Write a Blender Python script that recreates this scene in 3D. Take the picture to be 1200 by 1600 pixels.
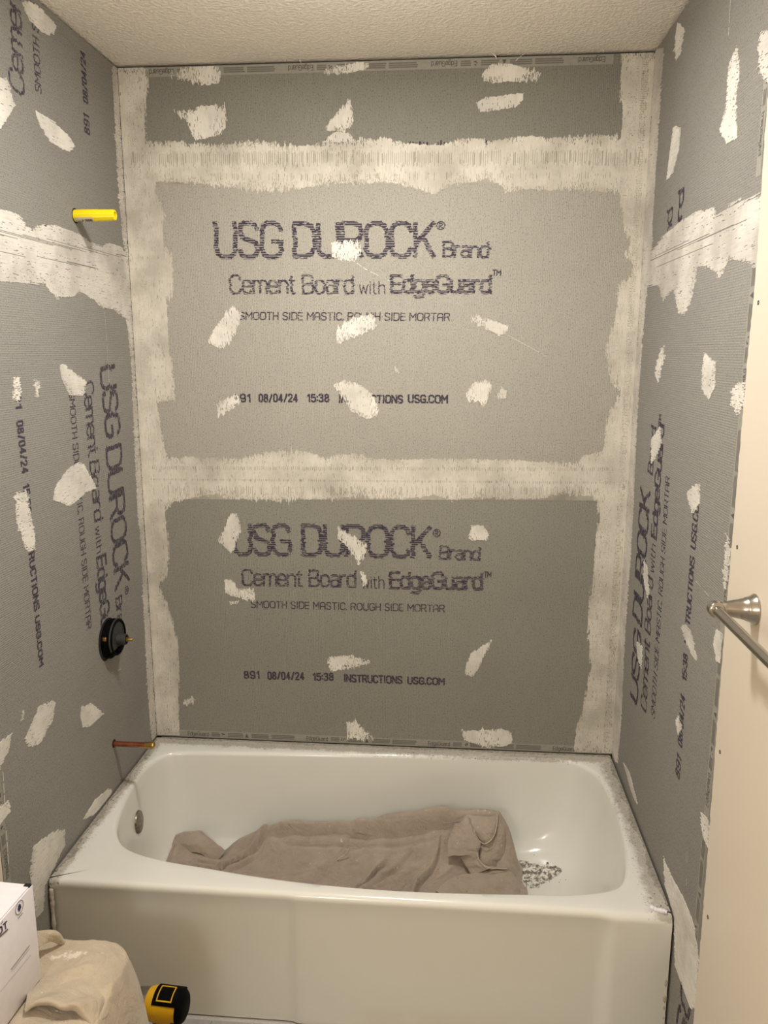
import bpy, bmesh, math, random
import numpy as np
from mathutils import Vector, Matrix

for o in list(bpy.data.objects):
    bpy.data.objects.remove(o, do_unlink=True)
scene = bpy.context.scene
COL = scene.collection
random.seed(7)
rng = np.random.default_rng(7)

# ------------------------------------------------------------------ camera
CAM = Vector((0.9768, -2.4395, 1.6480))
YAW, PITCH, ROLL, FPX = 0.0841, 0.19712, 0.0009, 1253.7
_fw = Vector((-math.sin(YAW)*math.cos(PITCH), math.cos(YAW)*math.cos(PITCH), -math.sin(PITCH)))
_r0 = Vector((math.cos(YAW), math.sin(YAW), 0))
_u0 = _r0.cross(_fw)
_rt = math.cos(ROLL)*_r0 + math.sin(ROLL)*_u0
_up = -math.sin(ROLL)*_r0 + math.cos(ROLL)*_u0
cd = bpy.data.cameras.new('camera')
cd.sensor_fit = 'VERTICAL'; cd.sensor_height = 24; cd.lens = 24*FPX/1600
cd.clip_start = 0.02
cam = bpy.data.objects.new('camera', cd); COL.objects.link(cam)
cam.matrix_world = Matrix(((_rt.x, _up.x, -_fw.x, CAM.x), (_rt.y, _up.y, -_fw.y, CAM.y), (_rt.z, _up.z, -_fw.z, CAM.z), (0, 0, 0, 1)))
scene.camera = cam

# ------------------------------------------------------------------ world, lamps, exposure
world = bpy.data.worlds.new('world'); scene.world = world; world.use_nodes = True
world.node_tree.nodes['Background'].inputs[0].default_value = (0.05, 0.045, 0.04, 1)
world.node_tree.nodes['Background'].inputs[1].default_value = 0.3

def lamp(name, kind, loc, energy, color, size, rot=(0, 0, 0)):
    d = bpy.data.lights.new(name, kind); d.energy = energy; d.color = color
    if kind == 'AREA':
        d.shape = 'DISK'; d.size = size
    else:
        d.shadow_soft_size = size
    o = bpy.data.objects.new(name, d); COL.objects.link(o); o.location = loc; o.rotation_euler = rot
    return o
lamp('ceiling_lamp_light', 'AREA', (0.76, -0.84, 2.405), 12.0, (1.0, 0.977, 0.962), 0.13)
lamp('ceiling_fill_light', 'POINT', (0.76, -0.86, 2.25), 4.0, (1.0, 0.962, 0.93), 0.07)  # added fill below the fixture, brightens the ceiling and upper walls
lamp('room_fill_light', 'POINT', (0.42, -2.70, 1.55), 13.5, (1.0, 0.972, 0.955), 0.10)  # added fill from behind the camera, no fixture stands there
scene.view_settings.view_transform = 'Standard'
scene.view_settings.look = 'None'
scene.view_settings.gamma = 1
scene.view_settings.use_curve_mapping = False
scene.view_settings.exposure = 0.65

# ------------------------------------------------------------------ dimensions
W, H, RIM, TUB = 1.51, 2.454, 0.370, 0.76
YF = -3.1                         # wall behind the camera
TH = 0.0127

def ray(px, py):
    return _fw + _rt*((px-600)/FPX) - _up*((py-800)/FPX)
def hit(px, py, ax, v):
    d = ray(px, py); t = (v-CAM[ax])/d[ax]
    return CAM + d*t
def to_wall(wall, px, py):        # pixel -> (u, v) on that wall
    if wall == 'back':
        p = hit(px, py, 1, 0.0); return (p.x, p.z)
    p = hit(px, py, 0, 0.0 if wall == 'left' else W); return (p.y, p.z)
def wp(wall, u, v, d):            # wall coordinates -> world
    if wall == 'back': return (u, -d, v)
    if wall == 'left': return (d, u, v)
    return (W-d, u, v)

# ------------------------------------------------------------------ materials
def srgb(r, g, b):
    f = lambda c: ((c/255+0.055)/1.055)**2.4 if c > 10 else c/255/12.92
    return (f(r), f(g), f(b), 1)
class NT:
    def __init__(s, name):
        s.m = bpy.data.materials.new(name); s.m.use_nodes = True; s.t = s.m.node_tree
        s.b = s.t.nodes['Principled BSDF']
        s.tc = s.t.nodes.new('ShaderNodeTexCoord').outputs['Object']
    def n(s, typ, **kw):
        nd = s.t.nodes.new('ShaderNode'+typ)
        for k, v in kw.items():
            if k.startswith('i_'):
                key = k[2:].replace('_', ' ')
                s.put(nd.inputs[int(key)] if key.isdigit() else nd.inputs[key], v)
            else: setattr(nd, k, v)
        return nd
    def put(s, sock, v):
        if isinstance(v, bpy.types.NodeSocket): s.t.links.new(v, sock)
        else: sock.default_value = v
    def map(s, sc):
        return s.n('Mapping', i_Vector=s.tc, i_Scale=sc).outputs[0]
    def noise(s, scale, detail=3, rough=0.5, vec=None):
        return s.n('TexNoise', i_Vector=vec or s.tc, i_Scale=scale, i_Detail=detail, i_Roughness=rough).outputs['Fac']
    def ramp(s, fac, stops):
        r = s.n('ValToRGB', i_Fac=fac); cr = r.color_ramp
        while len(cr.elements) < len(stops): cr.elements.new(0.5)
        for e, (p, c) in zip(cr.elements, stops): e.position = p; e.color = c if len(c) == 4 else (*c, 1)
        return r.outputs[0]
    def mix(s, f, a, b, mode='MIX'):
        m = s.n('Mix', data_type='RGBA', blend_type=mode)
        s.put(m.inputs['Factor'], f); s.put(m.inputs[6], a); s.put(m.inputs[7], b)
        return m.outputs[2]
    def math(s, op, a, b=0.0, c=0.0):
        m = s.n('Math', operation=op); s.put(m.inputs[0], a); s.put(m.inputs[1], b); s.put(m.inputs[2], c)
        return m.outputs[0]
    def bump(s, h, strength, dist, normal=None):
        b = s.n('Bump', i_Height=h, i_Strength=strength, i_Distance=dist)
        if normal: s.put(b.inputs['Normal'], normal)
        return b.outputs[0]
    def out(s, color, rough=0.6, metal=0.0, normal=None, **kw):
        s.put(s.b.inputs['Base Color'], color); s.put(s.b.inputs['Roughness'], rough); s.put(s.b.inputs['Metallic'], metal)
        if normal: s.put(s.b.inputs['Normal'], normal)
        for k, v in kw.items(): s.put(s.b.inputs[k.replace('_', ' ')], v)
        return s.m
G1 = lambda v: (v, v, v, 1)

def simple(name, c, rough=0.5, metal=0.0, var=0.12, scale=40, bump=0.0, **kw):
    t = NT(name); nz = t.noise(scale, 4)
    col = t.mix(1.0, c, t.ramp(nz, [(0.3, G1(1-var)), (0.7, G1(1+var*0.0+0.0) if var > 1 else G1(1.0))]), 'MULTIPLY')
    nrm = t.bump(nz, bump, 0.002) if bump else None
    return t.out(col, rough, metal, nrm, **kw)

def board_material(name, axis, tone):
    t = NT(name)
    hi, lo = 900.0, 60.0
    sc = {'x': (hi, lo, lo), 'z': (lo*0.6, lo*0.6, hi)}[axis]
    fib = t.noise(1.0, 2, 0.6, t.map(tuple(v*0.35 for v in sc)))
    wave = t.n('TexWave', i_Vector=t.tc, i_Scale=62.0, i_Distortion=1.2, i_Detail=2.0, i_Detail_Scale=3.0,
               bands_direction='X' if axis == 'x' else 'Z').outputs['Fac']
    spk = t.noise(1.0, 2, 0.5, t.map({'x': (330, 330, 210), 'z': (210, 210, 330)}[axis]))
    big = t.noise(2.4, 4, 0.55)
    base = t.mix(big, srgb(*[c-9 for c in tone]), srgb(*[c+7 for c in tone]))
    base = t.mix(t.ramp(spk, [(0.32, G1(0.75)), (0.42, G1(0))]), base, srgb(*[int(c*0.60) for c in tone]))
    base = t.mix(t.ramp(spk, [(0.60, G1(0)), (0.70, G1(0.40))]), base, srgb(*[min(255, int(c*1.25)) for c in tone]))
    base = t.mix(t.ramp(fib, [(0.3, G1(0.16)), (0.6, G1(0))]), base, srgb(*[int(c*0.7) for c in tone]))
    hgt = t.math('ADD', t.math('MULTIPLY', wave, 0.6), t.math('ADD', fib, t.math('MULTIPLY', spk, 0.5)))
    return t.out(base, 0.85, 0, t.bump(hgt, 0.5, 0.0012))
M = {}
M['board_back_top'] = board_material('cement_board_dark', 'x', (134, 132, 121))
M['board_back'] = board_material('cement_board_ribbed', 'x', (170, 166, 154))
M['board_back_shaded'] = board_material('cement_board_ribbed_shaded', 'x', (141, 138, 127))  # same board darkened: weaker light low on the wall put into its colour
M['board_side'] = board_material('cement_board_side', 'z', (144, 141, 133))
M['board_side_top'] = board_material('cement_board_side_top', 'z', (137, 134, 126))

def compound_material(name, c, axis):
    t = NT(name)
    sc = {'x': (320, 40, 22), 'z': (22, 22, 320)}[axis]
    st = t.noise(1.0, 3, 0.6, t.map(sc)); bg = t.noise(7, 5, 0.6); pit = t.noise(260, 2)
    col = t.mix(t.ramp(bg, [(0.36, G1(0)), (0.58, G1(1))]), srgb(*[v-24 for v in c]), srgb(*[min(255, v+7) for v in c]))
    col = t.mix(t.ramp(st, [(0.32, G1(0.40)), (0.50, G1(0))]), col, srgb(*[int(v*0.80) for v in c]))
    col = t.mix(t.ramp(pit, [(0.26, G1(0.4)), (0.33, G1(0))]), col, srgb(*[int(v*0.75) for v in c]))
    return t.out(col, 0.8, 0, t.bump(t.math('ADD', st, t.math('MULTIPLY', pit, 0.5)), 0.35, 0.001))
M['comp_back'] = compound_material('joint_compound_back', (209, 203, 189), 'x')
M['comp_side'] = compound_material('joint_compound_side', (206, 200, 189), 'z')
M['patch_back'] = compound_material('spackle_back', (226, 221, 209), 'x')
M['patch_side'] = compound_material('spackle_side', (219, 214, 203), 'z')

def ink_material():
    t = NT('printing_ink'); n = t.noise(500, 2)
    return t.out(t.mix(n, srgb(38, 32, 44), srgb(78, 68, 82)), 0.8)
M['ink'] = ink_material()
M['mesh'] = compound_material('thin_compound_over_mesh', (168, 162, 147), 'x')
M['mesh_side'] = compound_material('thin_compound_over_mesh_side', (168, 163, 150), 'z')
M['ink_faint'] = simple('faint_tape_ink', srgb(92, 90, 84), 0.8)
M['tape'] = simple('edge_tape', srgb(158, 155, 143), 0.7, var=0.15, scale=90)
M['tape_block'] = simple('edge_tape_block', srgb(122, 118, 110), 0.75, var=0.2, scale=300)
t = NT('ceiling_texture')
a = t.noise(95, 3, 0.55); b = t.noise(240, 2, 0.5); c_ = t.noise(1.6, 2)
col = t.mix(c_, srgb(240, 230, 214), srgb(246, 238, 224))
col = t.mix(t.ramp(a, [(0.35, G1(0.35)), (0.5, G1(0))]), col, srgb(206, 196, 180))
M['ceiling'] = t.out(col, 0.9, 0, t.bump(t.math('ADD', t.ramp(a, [(0.42, G1(0)), (0.62, G1(1))]), t.math('MULTIPLY', b, 0.4)), 0.55, 0.004))
t = NT('cream_paint'); a = t.noise(120, 4); b = t.noise(1.2, 3)
M['paint'] = t.out(t.mix(b, srgb(222, 210, 190), srgb(227, 216, 197)), 0.45, 0, t.bump(a, 0.12, 0.001))
M['studs'] = simple('wall_backing', srgb(70, 66, 60), 0.9)
M['board_edge'] = simple('board_core', srgb(110, 104, 94), 0.95, var=0.4, scale=200, bump=0.5)

def tub_material():
    t = NT('white_enamel')
    sep = t.n('SeparateXYZ', i_Vector=t.tc); x, y, z = sep.outputs[0], sep.outputs[1], sep.outputs[2]
    n1 = t.noise(14, 6, 0.65); n2 = t.noise(60, 5, 0.7); n3 = t.noise(190, 3, 0.6)
    def near(v, edge, width):      # 1 at the edge, 0 beyond the width
        return t.n('MapRange', i_Value=v, i_1=edge, i_2=width, i_3=1.0, i_4=0.0, clamp=True).outputs[0]
    back = near(y, -0.02, -0.085)
    right = near(x, 1.50, 1.415)
    left = near(x, 0.01, 0.06)
    top = t.n('MapRange', i_Value=z, i_1=0.345, i_2=0.362, clamp=True).outputs[0]
    e = t.math('MULTIPLY', t.math('MAXIMUM', back, t.math('MAXIMUM', right, left)), top)
    grime = t.math('ADD', t.math('MULTIPLY', e, 0.85), t.math('SUBTRACT', t.math('ADD', t.math('MULTIPLY', n1, 0.55), t.math('MULTIPLY', n2, 0.55)), 0.55))
    m1 = t.math('MULTIPLY', t.ramp(grime, [(0.42, G1(0)), (0.62, G1(0.80))]), t.math('GREATER_THAN', e, 0.01))
    base = t.mix(n1, srgb(229, 228, 218), srgb(233, 232, 223))
    dirt = t.mix(n2, srgb(128, 118, 106), srgb(196, 189, 174))
    col = t.mix(m1, base, dirt)
    spot = t.math('MULTIPLY', t.ramp(n3, [(0.62, G1(0)), (0.68, G1(1))]), t.ramp(e, [(0.25, G1(0)), (0.6, G1(1))]))
    col = t.mix(spot, col, srgb(70, 62, 55))
    # mortar splatter smear low on the apron
    low = t.n('MapRange', i_Value=z, i_1=0.075, i_2=0.045, clamp=True).outputs[0]
    sx = t.n('MapRange', i_Value=x, i_1=0.74, i_2=0.80, clamp=True).outputs[0]
    sm = t.math('MULTIPLY', t.math('MULTIPLY', low, sx), t.ramp(t.noise(9, 4, 0.6), [(0.35, G1(0)), (0.5, G1(0.45))]))
    col = t.mix(sm, col, srgb(226, 218, 202))
    rough = t.n('MapRange', i_Value=m1, i_3=0.17, i_4=0.8).outputs[0]
    return t.out(col, rough, 0, t.bump(t.math('MULTIPLY', n2, m1), 0.5, 0.003), Coat_Weight=0.3, Coat_Roughness=0.08)
M['enamel'] = tub_material()
M['grime'] = simple('mortar_smear', srgb(168, 161, 147), 0.9, var=0.45, scale=120, bump=0.6)
M['bead'] = simple('old_caulk', srgb(206, 198, 178), 0.8, var=0.4, scale=70, bump=0.6)
M['dark'] = simple('dark_gap', srgb(24, 22, 20), 0.9)
M['black'] = simple('black_plastic', srgb(7, 7, 8), 0.6, scale=120, var=0.3, Specular_IOR_Level=0.06)
M['grey_plastic'] = simple('grey_plastic', srgb(52, 52, 51), 0.5)
M['yellow_plastic'] = simple('yellow_sleeve', srgb(245, 222, 20), 0.32, var=0.06)
M['drill_yellow'] = simple('drill_yellow', srgb(232, 178, 20), 0.42, var=0.12)
M['paper'] = simple('label_paper', srgb(214, 200, 176), 0.7, var=0.15, scale=200)
M['steel'] = simple('steel', srgb(170, 166, 160), 0.3, 1.0, var=0.15, scale=80)
M['copper'] = simple('copper', srgb(206, 130, 98), 0.30, 1.0, var=0.35, scale=60)
M['brass'] = simple('brass', srgb(190, 158, 88), 0.3, 1.0, var=0.25, scale=70)
M['nickel'] = simple('brushed_nickel', srgb(176, 170, 160), 0.24, 1.0, var=0.04, scale=50)
t = NT('overflow_chrome'); n = t.noise(90, 5, 0.7)
M['worn_chrome'] = t.out(t.mix(t.ramp(n, [(0.4, G1(0)), (0.6, G1(1))]), srgb(150, 142, 128), srgb(110, 100, 86)), 0.32, 0.9)

def cloth_material(name, c, stain):
    t = NT(name)
    w1 = t.noise(1.0, 2, 0.5, t.map((900, 140, 140))); w2 = t.noise(1.0, 2, 0.5, t.map((140, 900, 900)))
    b = t.noise(6, 5, 0.6); sp = t.noise(55, 3, 0.6); sp2 = t.noise(130, 2, 0.5)
    col = t.mix(b, srgb(*[v-12 for v in c]), srgb(*[v+8 for v in c]))
    col = t.mix(t.math('MULTIPLY', w1, 0.16), col, srgb(*[int(v*0.6) for v in c]))
    col = t.mix(t.ramp(sp, [(0.70, G1(0)), (0.735, G1(0.75))]), col, srgb(*[min(255, v+45) for v in c]))
    col = t.mix(t.ramp(sp2, [(0.72, G1(0)), (0.76, G1(stain))]), col, srgb(96, 82, 70))
    wr = t.n('TexNoise', i_Vector=t.tc, i_Scale=17.0, i_Detail=5.0, i_Roughness=0.55, i_Distortion=1.6).outputs['Fac']
    col = t.mix(t.ramp(t.noise(19, 5, 0.7), [(0.40, G1(0)), (0.66, G1(0.30))]), col, srgb(*[int(v*0.72) for v in c]))
    big = t.bump(wr, 0.55, 0.012)
    if stain < 0.6:                    # one dried plaster smudge on the top of the cloth
        v = t.n('Mapping', i_Vector=t.tc, i_Location=(-0.085, -0.238, 0), vector_type='POINT').outputs[0]
        v = t.n('Mapping', i_Vector=v, i_Rotation=(0, 0, 0.95), i_Scale=(16, 55, 0)).outputs[0]
        ln = t.n('VectorMath', operation='LENGTH', i_0=v).outputs['Value']
        f = t.math('ADD', t.math('SUBTRACT', 1.0, ln), t.math('MULTIPLY', t.math('SUBTRACT', t.noise(85, 4, 0.7), 0.55), 3.2))
        col = t.mix(t.ramp(f, [(0.30, G1(0)), (0.75, G1(0.7))]), col, srgb(232, 224, 206))
    return t.out(col, 0.95, 0, t.bump(t.math('ADD', w1, w2), 0.3, 0.0008, big), Sheen_Weight=0.2)
M['cloth_tub'] = cloth_material('canvas_grey', (178, 163, 146), 0.8)
M['cloth_front'] = cloth_material('canvas_beige', (193, 178, 154), 0.5)
M['stitch'] = simple('hem_thread', srgb(150, 134, 116), 0.9)
M['card'] = simple('white_cardboard', srgb(238, 234, 238), 0.55, var=0.05, scale=60)
M['navy'] = simple('navy_print', srgb(44, 46, 92), 0.6)
M['greyprint'] = simple('grey_print', srgb(120, 112, 112), 0.6)
t = NT('tile_grey'); n = t.noise(40, 4)
M['tile'] = t.out(t.mix(n, srgb(146, 143, 138), srgb(172, 168, 162)), 0.35)
M['grout'] = simple('grout', srgb(196, 192, 184), 0.9, var=0.2, scale=200)

# ------------------------------------------------------------------ object helpers
def mesh_obj(name, verts, faces, mat, parent=None, smooth=False):
    me = bpy.data.meshes.new(name); me.from_pydata(verts, [], faces); me.update()
    me.materials.append(mat)
    if smooth: me.polygons.foreach_set('use_smooth', [True]*len(me.polygons))
    o = bpy.data.objects.new(name, me); COL.objects.link(o)
    if parent: o.parent = parent
    return o
def bm_obj(name, bm, mat, parent=None, smooth=False, angle=None):
    me = bpy.data.meshes.new(name); bm.normal_update(); bm.to_mesh(me); bm.free()
    me.materials.append(mat)
    if smooth:
        me.polygons.foreach_set('use_smooth', [True]*len(me.polygons))
        if angle: me.set_sharp_from_angle(angle=math.radians(angle))
    o = bpy.data.objects.new(name, me); COL.objects.link(o)
    if parent: o.parent = parent
    return o
def thing(name, loc, label, cat, group=None, rot=(0, 0, 0)):
    o = bpy.data.objects.new(name, None); COL.objects.link(o); o.location = loc; o.rotation_euler = rot
    o.empty_display_size = 0.05
    tag(o, label, cat, group); return o
def tag(o, label, cat, group=None):
    o['label'] = label; o['category'] = cat
    if group: o['group'] = group
def structure(o, label, cat):
    o['kind'] = 'structure'; o['label'] = label; o['category'] = cat
    return o
def add_box(bm, lo, hi, bevel=0.0, seg=2):
    r = bmesh.ops.create_cube(bm, size=1.0)
    vs = r['verts']
    for v in vs:
        v.co = Vector([lo[i]+(v.co[i]+0.5)*(hi[i]-lo[i]) for i in range(3)])
    if bevel:
        es = list({e for v in vs for e in v.link_edges})
        bmesh.ops.bevel(bm, geom=es, offset=bevel, segments=seg, affect='EDGES', profile=0.5)
def box(name, lo, hi, mat, parent=None, bevel=0.0):
    bm = bmesh.new(); add_box(bm, lo, hi, bevel)
    return bm_obj(name, bm, mat, parent, smooth=bevel > 0, angle=40 if bevel > 0 else None)
def lathe_bm(bm, origin, axis, prof, seg=40, flat_below=None, cap=True):
    """prof: list of (distance along axis, radius)."""
    ax = Vector(axis).normalized(); o = Vector(origin)
    a = Vector((0, 0, 1)) if abs(ax.z) < 0.9 else Vector((0, 1, 0))
    e1 = (a-ax*a.dot(ax)).normalized(); e2 = ax.cross(e1)
    rings = []
    for d, r in prof:
        ring = []
        for k in range(seg):
            th = 2*math.pi*k/seg
            v = e1*(math.cos(th)*r)+e2*(math.sin(th)*r)
            if flat_below is not None and v.z < -flat_below: v.z = -flat_below
            ring.append(bm.verts.new(o+ax*d+v))
        rings.append(ring)
    for r0, r1 in zip(rings, rings[1:]):
        for k in range(seg):
            bm.faces.new((r0[k], r0[(k+1) % seg], r1[(k+1) % seg], r1[k]))
    if cap:
        for ring, rev in ((rings[0], True), (rings[-1], False)):
            try: bm.faces.new(ring[::-1] if rev else ring)
            except ValueError: pass
def lathe(name, origin, axis, prof, mat, parent=None, seg=40, flat_below=None, angle=35):
    bm = bmesh.new(); lathe_bm(bm, origin, axis, prof, seg, flat_below)
    bmesh.ops.recalc_face_normals(bm, faces=bm.faces)
    return bm_obj(name, bm, mat, parent, True, angle)
def catmull(pts, n, closed=False):
    P = [Vector(p) for p in pts]; out = []
    N = len(P); segs = N if closed else N-1
    for i in range(segs):
        g = (lambda k: P[k % N]) if closed else (lambda k: P[max(0, min(N-1, k))])
        p0, p1, p2, p3 = g(i-1), g(i), g(i+1), g(i+2)
        for j in range(n):
            t = j/n
            out.append(0.5*((2*p1)+(p2-p0)*t+(2*p0-5*p1+4*p2-p3)*t*t+(3*p1-p0-3*p2+p3)*t**3))
    if not closed: out.append(P[-1])
    return out

# ------------------------------------------------------------------ brushed-on layers: thin raised runs laid on a wall
def crossings(poly, c, axis):
    """Intervals of the polygon on the line coord[axis] == c, along the other axis."""
    xs = []
    n = len(poly)
    for i in range(n):
        a, b = poly[i], poly[(i+1) % n]
        if (a[axis] <= c) != (b[axis] <= c):
            t = (c-a[axis])/(b[axis]-a[axis]); xs.append(a[1-axis]+t*(b[1-axis]-a[1-axis]))
    xs.sort()
    return list(zip(xs[::2], xs[1::2]))
def union(iv):
    iv = sorted(iv); out = []
    for a, b in iv:
        if out and a <= out[-1][1]: out[-1] = (out[-1][0], max(b, out[-1][1]))
        else: out.append((a, b))
    return out
def subtract(iv, cuts):
    for c0, c1 in cuts:
        nxt = []
        for a, b in iv:
            if c1 <= a or c0 >= b: nxt.append((a, b)); continue
            if c0 > a: nxt.append((a, c0))
            if c1 < b: nxt.append((c1, b))
        iv = nxt
    return iv
def smooth_noise(n, step, seed):
    r = np.random.default_rng(seed); k = max(2, int(n/step)+3)
    y = r.normal(size=k)
    return np.interp(np.arange(n)/step, np.arange(k), y)
class Runs:
    """Collects raised strips (boxes without a back) in wall coordinates."""
    def __init__(s, wall): s.w = wall; s.v = []; s.f = []
    def add(s, u0, u1, v0, v1, d, base=0.0, sides=True):
        k = len(s.v); w = s.w
        s.v += [wp(w, u0, v0, d), wp(w, u1, v0, d), wp(w, u1, v1, d), wp(w, u0, v1, d)]
        fl = (w == 'right')
        q = (k, k+1, k+2, k+3)
        s.f.append(q if w != 'left' else q)
        if sides:
            s.v += [wp(w, u0, v0, base), wp(w, u1, v0, base), wp(w, u1, v1, base), wp(w, u0, v1, base)]
            for i in range(4):
                j = (i+1) % 4
                s.f.append((k+i, k+4+i, k+4+j, k+j))
    def build(s, name, mat, parent):
        if not s.f: return None
        return mesh_obj(name, s.v, s.f, mat, parent)
PITCHW = 0.0015
def brushed(wall, polys, holes, name, mat, parent, thick=0.0009, rag=0.008, side=0.0012, pits=0.5, seed=1, zones=(), clip=None, whole=None):
    """polys/holes are in wall coordinates. Runs follow the ribs: up-down on the back wall, along the wall on the sides."""
    axis = 0 if wall == 'back' else 1
    rag0 = rag
    rr = random.Random(seed); R = Runs(wall)
    def fray(q, amp):
        out = []
        for a, b in zip(q, q[1:]+q[:1]):
            m = max(1, int(math.hypot(b[0]-a[0], b[1]-a[1])/0.0045))
            for i in range(m):
                f = i/m; out.append((a[0]+(b[0]-a[0])*f+rr.gauss(0, amp), a[1]+(b[1]-a[1])*f+rr.gauss(0, amp)))
        return out
    holes = [fray(q, 0.0016 if whole else 0.001) for q in holes]
    polys = [fray(q, 0.0011) for q in polys] if polys else polys
    allp = [p for q in polys for p in q] if polys else []
    lo = min(p[axis] for p in allp) if allp else whole[axis][0]
    hi = max(p[axis] for p in allp) if allp else whole[axis][1]
    n = int((hi-lo)/PITCHW)+1
    n1 = smooth_noise(n, 3.0, seed)*0.6+smooth_noise(n, 1.3, seed+1)*0.7
    n2 = smooth_noise(n, 3.0, seed+2)*0.6+smooth_noise(n, 1.3, seed+3)*0.7
    ns = smooth_noise(n, 2.0, seed+4)
    ragv = np.clip(smooth_noise(n, 22.0, seed+8)*0.7+0.9, 0.15, 2.4)
    dens = np.clip(smooth_noise(n, 3.0, seed+6)+0.6, 0, 3)
    for k in range(n):
        c = lo+(k+0.5)*PITCHW
        rag = rag0*ragv[k]
        cs = c+ns[k]*side
        if whole: iv = [(whole[1-axis][0], whole[1-axis][1])]
        else:
            iv = []
            for q in polys: iv += crossings(q, cs, axis)
            iv = union(iv)
        e = []
        for h in holes:
            for a, b in crossings(h, cs, axis):
                e.append((a+n1[k]*rag*0.55-abs(rr.gauss(0, 1))*rag*0.2, b+n2[k]*rag*0.55+abs(rr.gauss(0, 1))*rag*0.2))
        if whole: iv = subtract(iv, e)
        else:
            iv = [(a+n1[k]*rag*0.5, b+n2[k]*rag*0.5) for a, b in iv]
            iv = [(a, b) for a, b in iv if b > a+0.0006]
            iv = subtract(iv, e)
        cuts = []
        for a, b in iv:
            L = b-a
            m = L*pits*12*dens[k]
            m = int(m)+(1 if rr.random() < m-int(m) else 0)
            for _ in range(m):
                p = a+rr.random()*L; q = rr.uniform(0.002, 0.012); cuts.append((p, p+q))
            for end, sg in ((a, 1), (b, -1)):     # frayed ends
                for _ in range(2):
                    if rr.random() < 0.40*min(1, rag/0.006):
                        p = end+sg*abs(rr.gauss(0, rag*1.3)); q = rr.uniform(0.001, 0.009)
                        cuts.append((p, p+q))
        for (zp, kind, amt) in zones:
            for a, b in crossings(zp, c, axis):
                if kind == 'slit':
                    if (k % 4 == 0 and rr.random() < amt) or rr.random() < amt*0.12:
                        f0 = rr.uniform(0, 0.35)*(b-a); f1 = rr.uniform(0, 0.25)*(b-a)
                        cuts.append((a+f0, b-f1))
                else:
                    s0 = math.floor(a/0.0045)*0.0045
                    while s0 < b:
                        if rr.random() < amt: cuts.append((s0, s0+0.0016))
                        s0 += 0.0045
        iv = subtract(iv, cuts)
        th = thick*(1+0.25*n1[k]*0.3)
        for a, b in iv:
            if clip: a = max(a, clip[1-axis][0]); b = min(b, clip[1-axis][1])
            if b-a < 0.0007: continue
            if clip and not (clip[axis][0] < c < clip[axis][1]): continue
            if axis == 0: R.add(c-PITCHW/2, c+PITCHW/2, a, b, th)
            else: R.add(a, b, c-PITCHW/2, c+PITCHW/2, th)
    return R.build(name, mat, parent)
def P(wall, pts): return [to_wall(wall, x, y) for x, y in pts]

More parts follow.
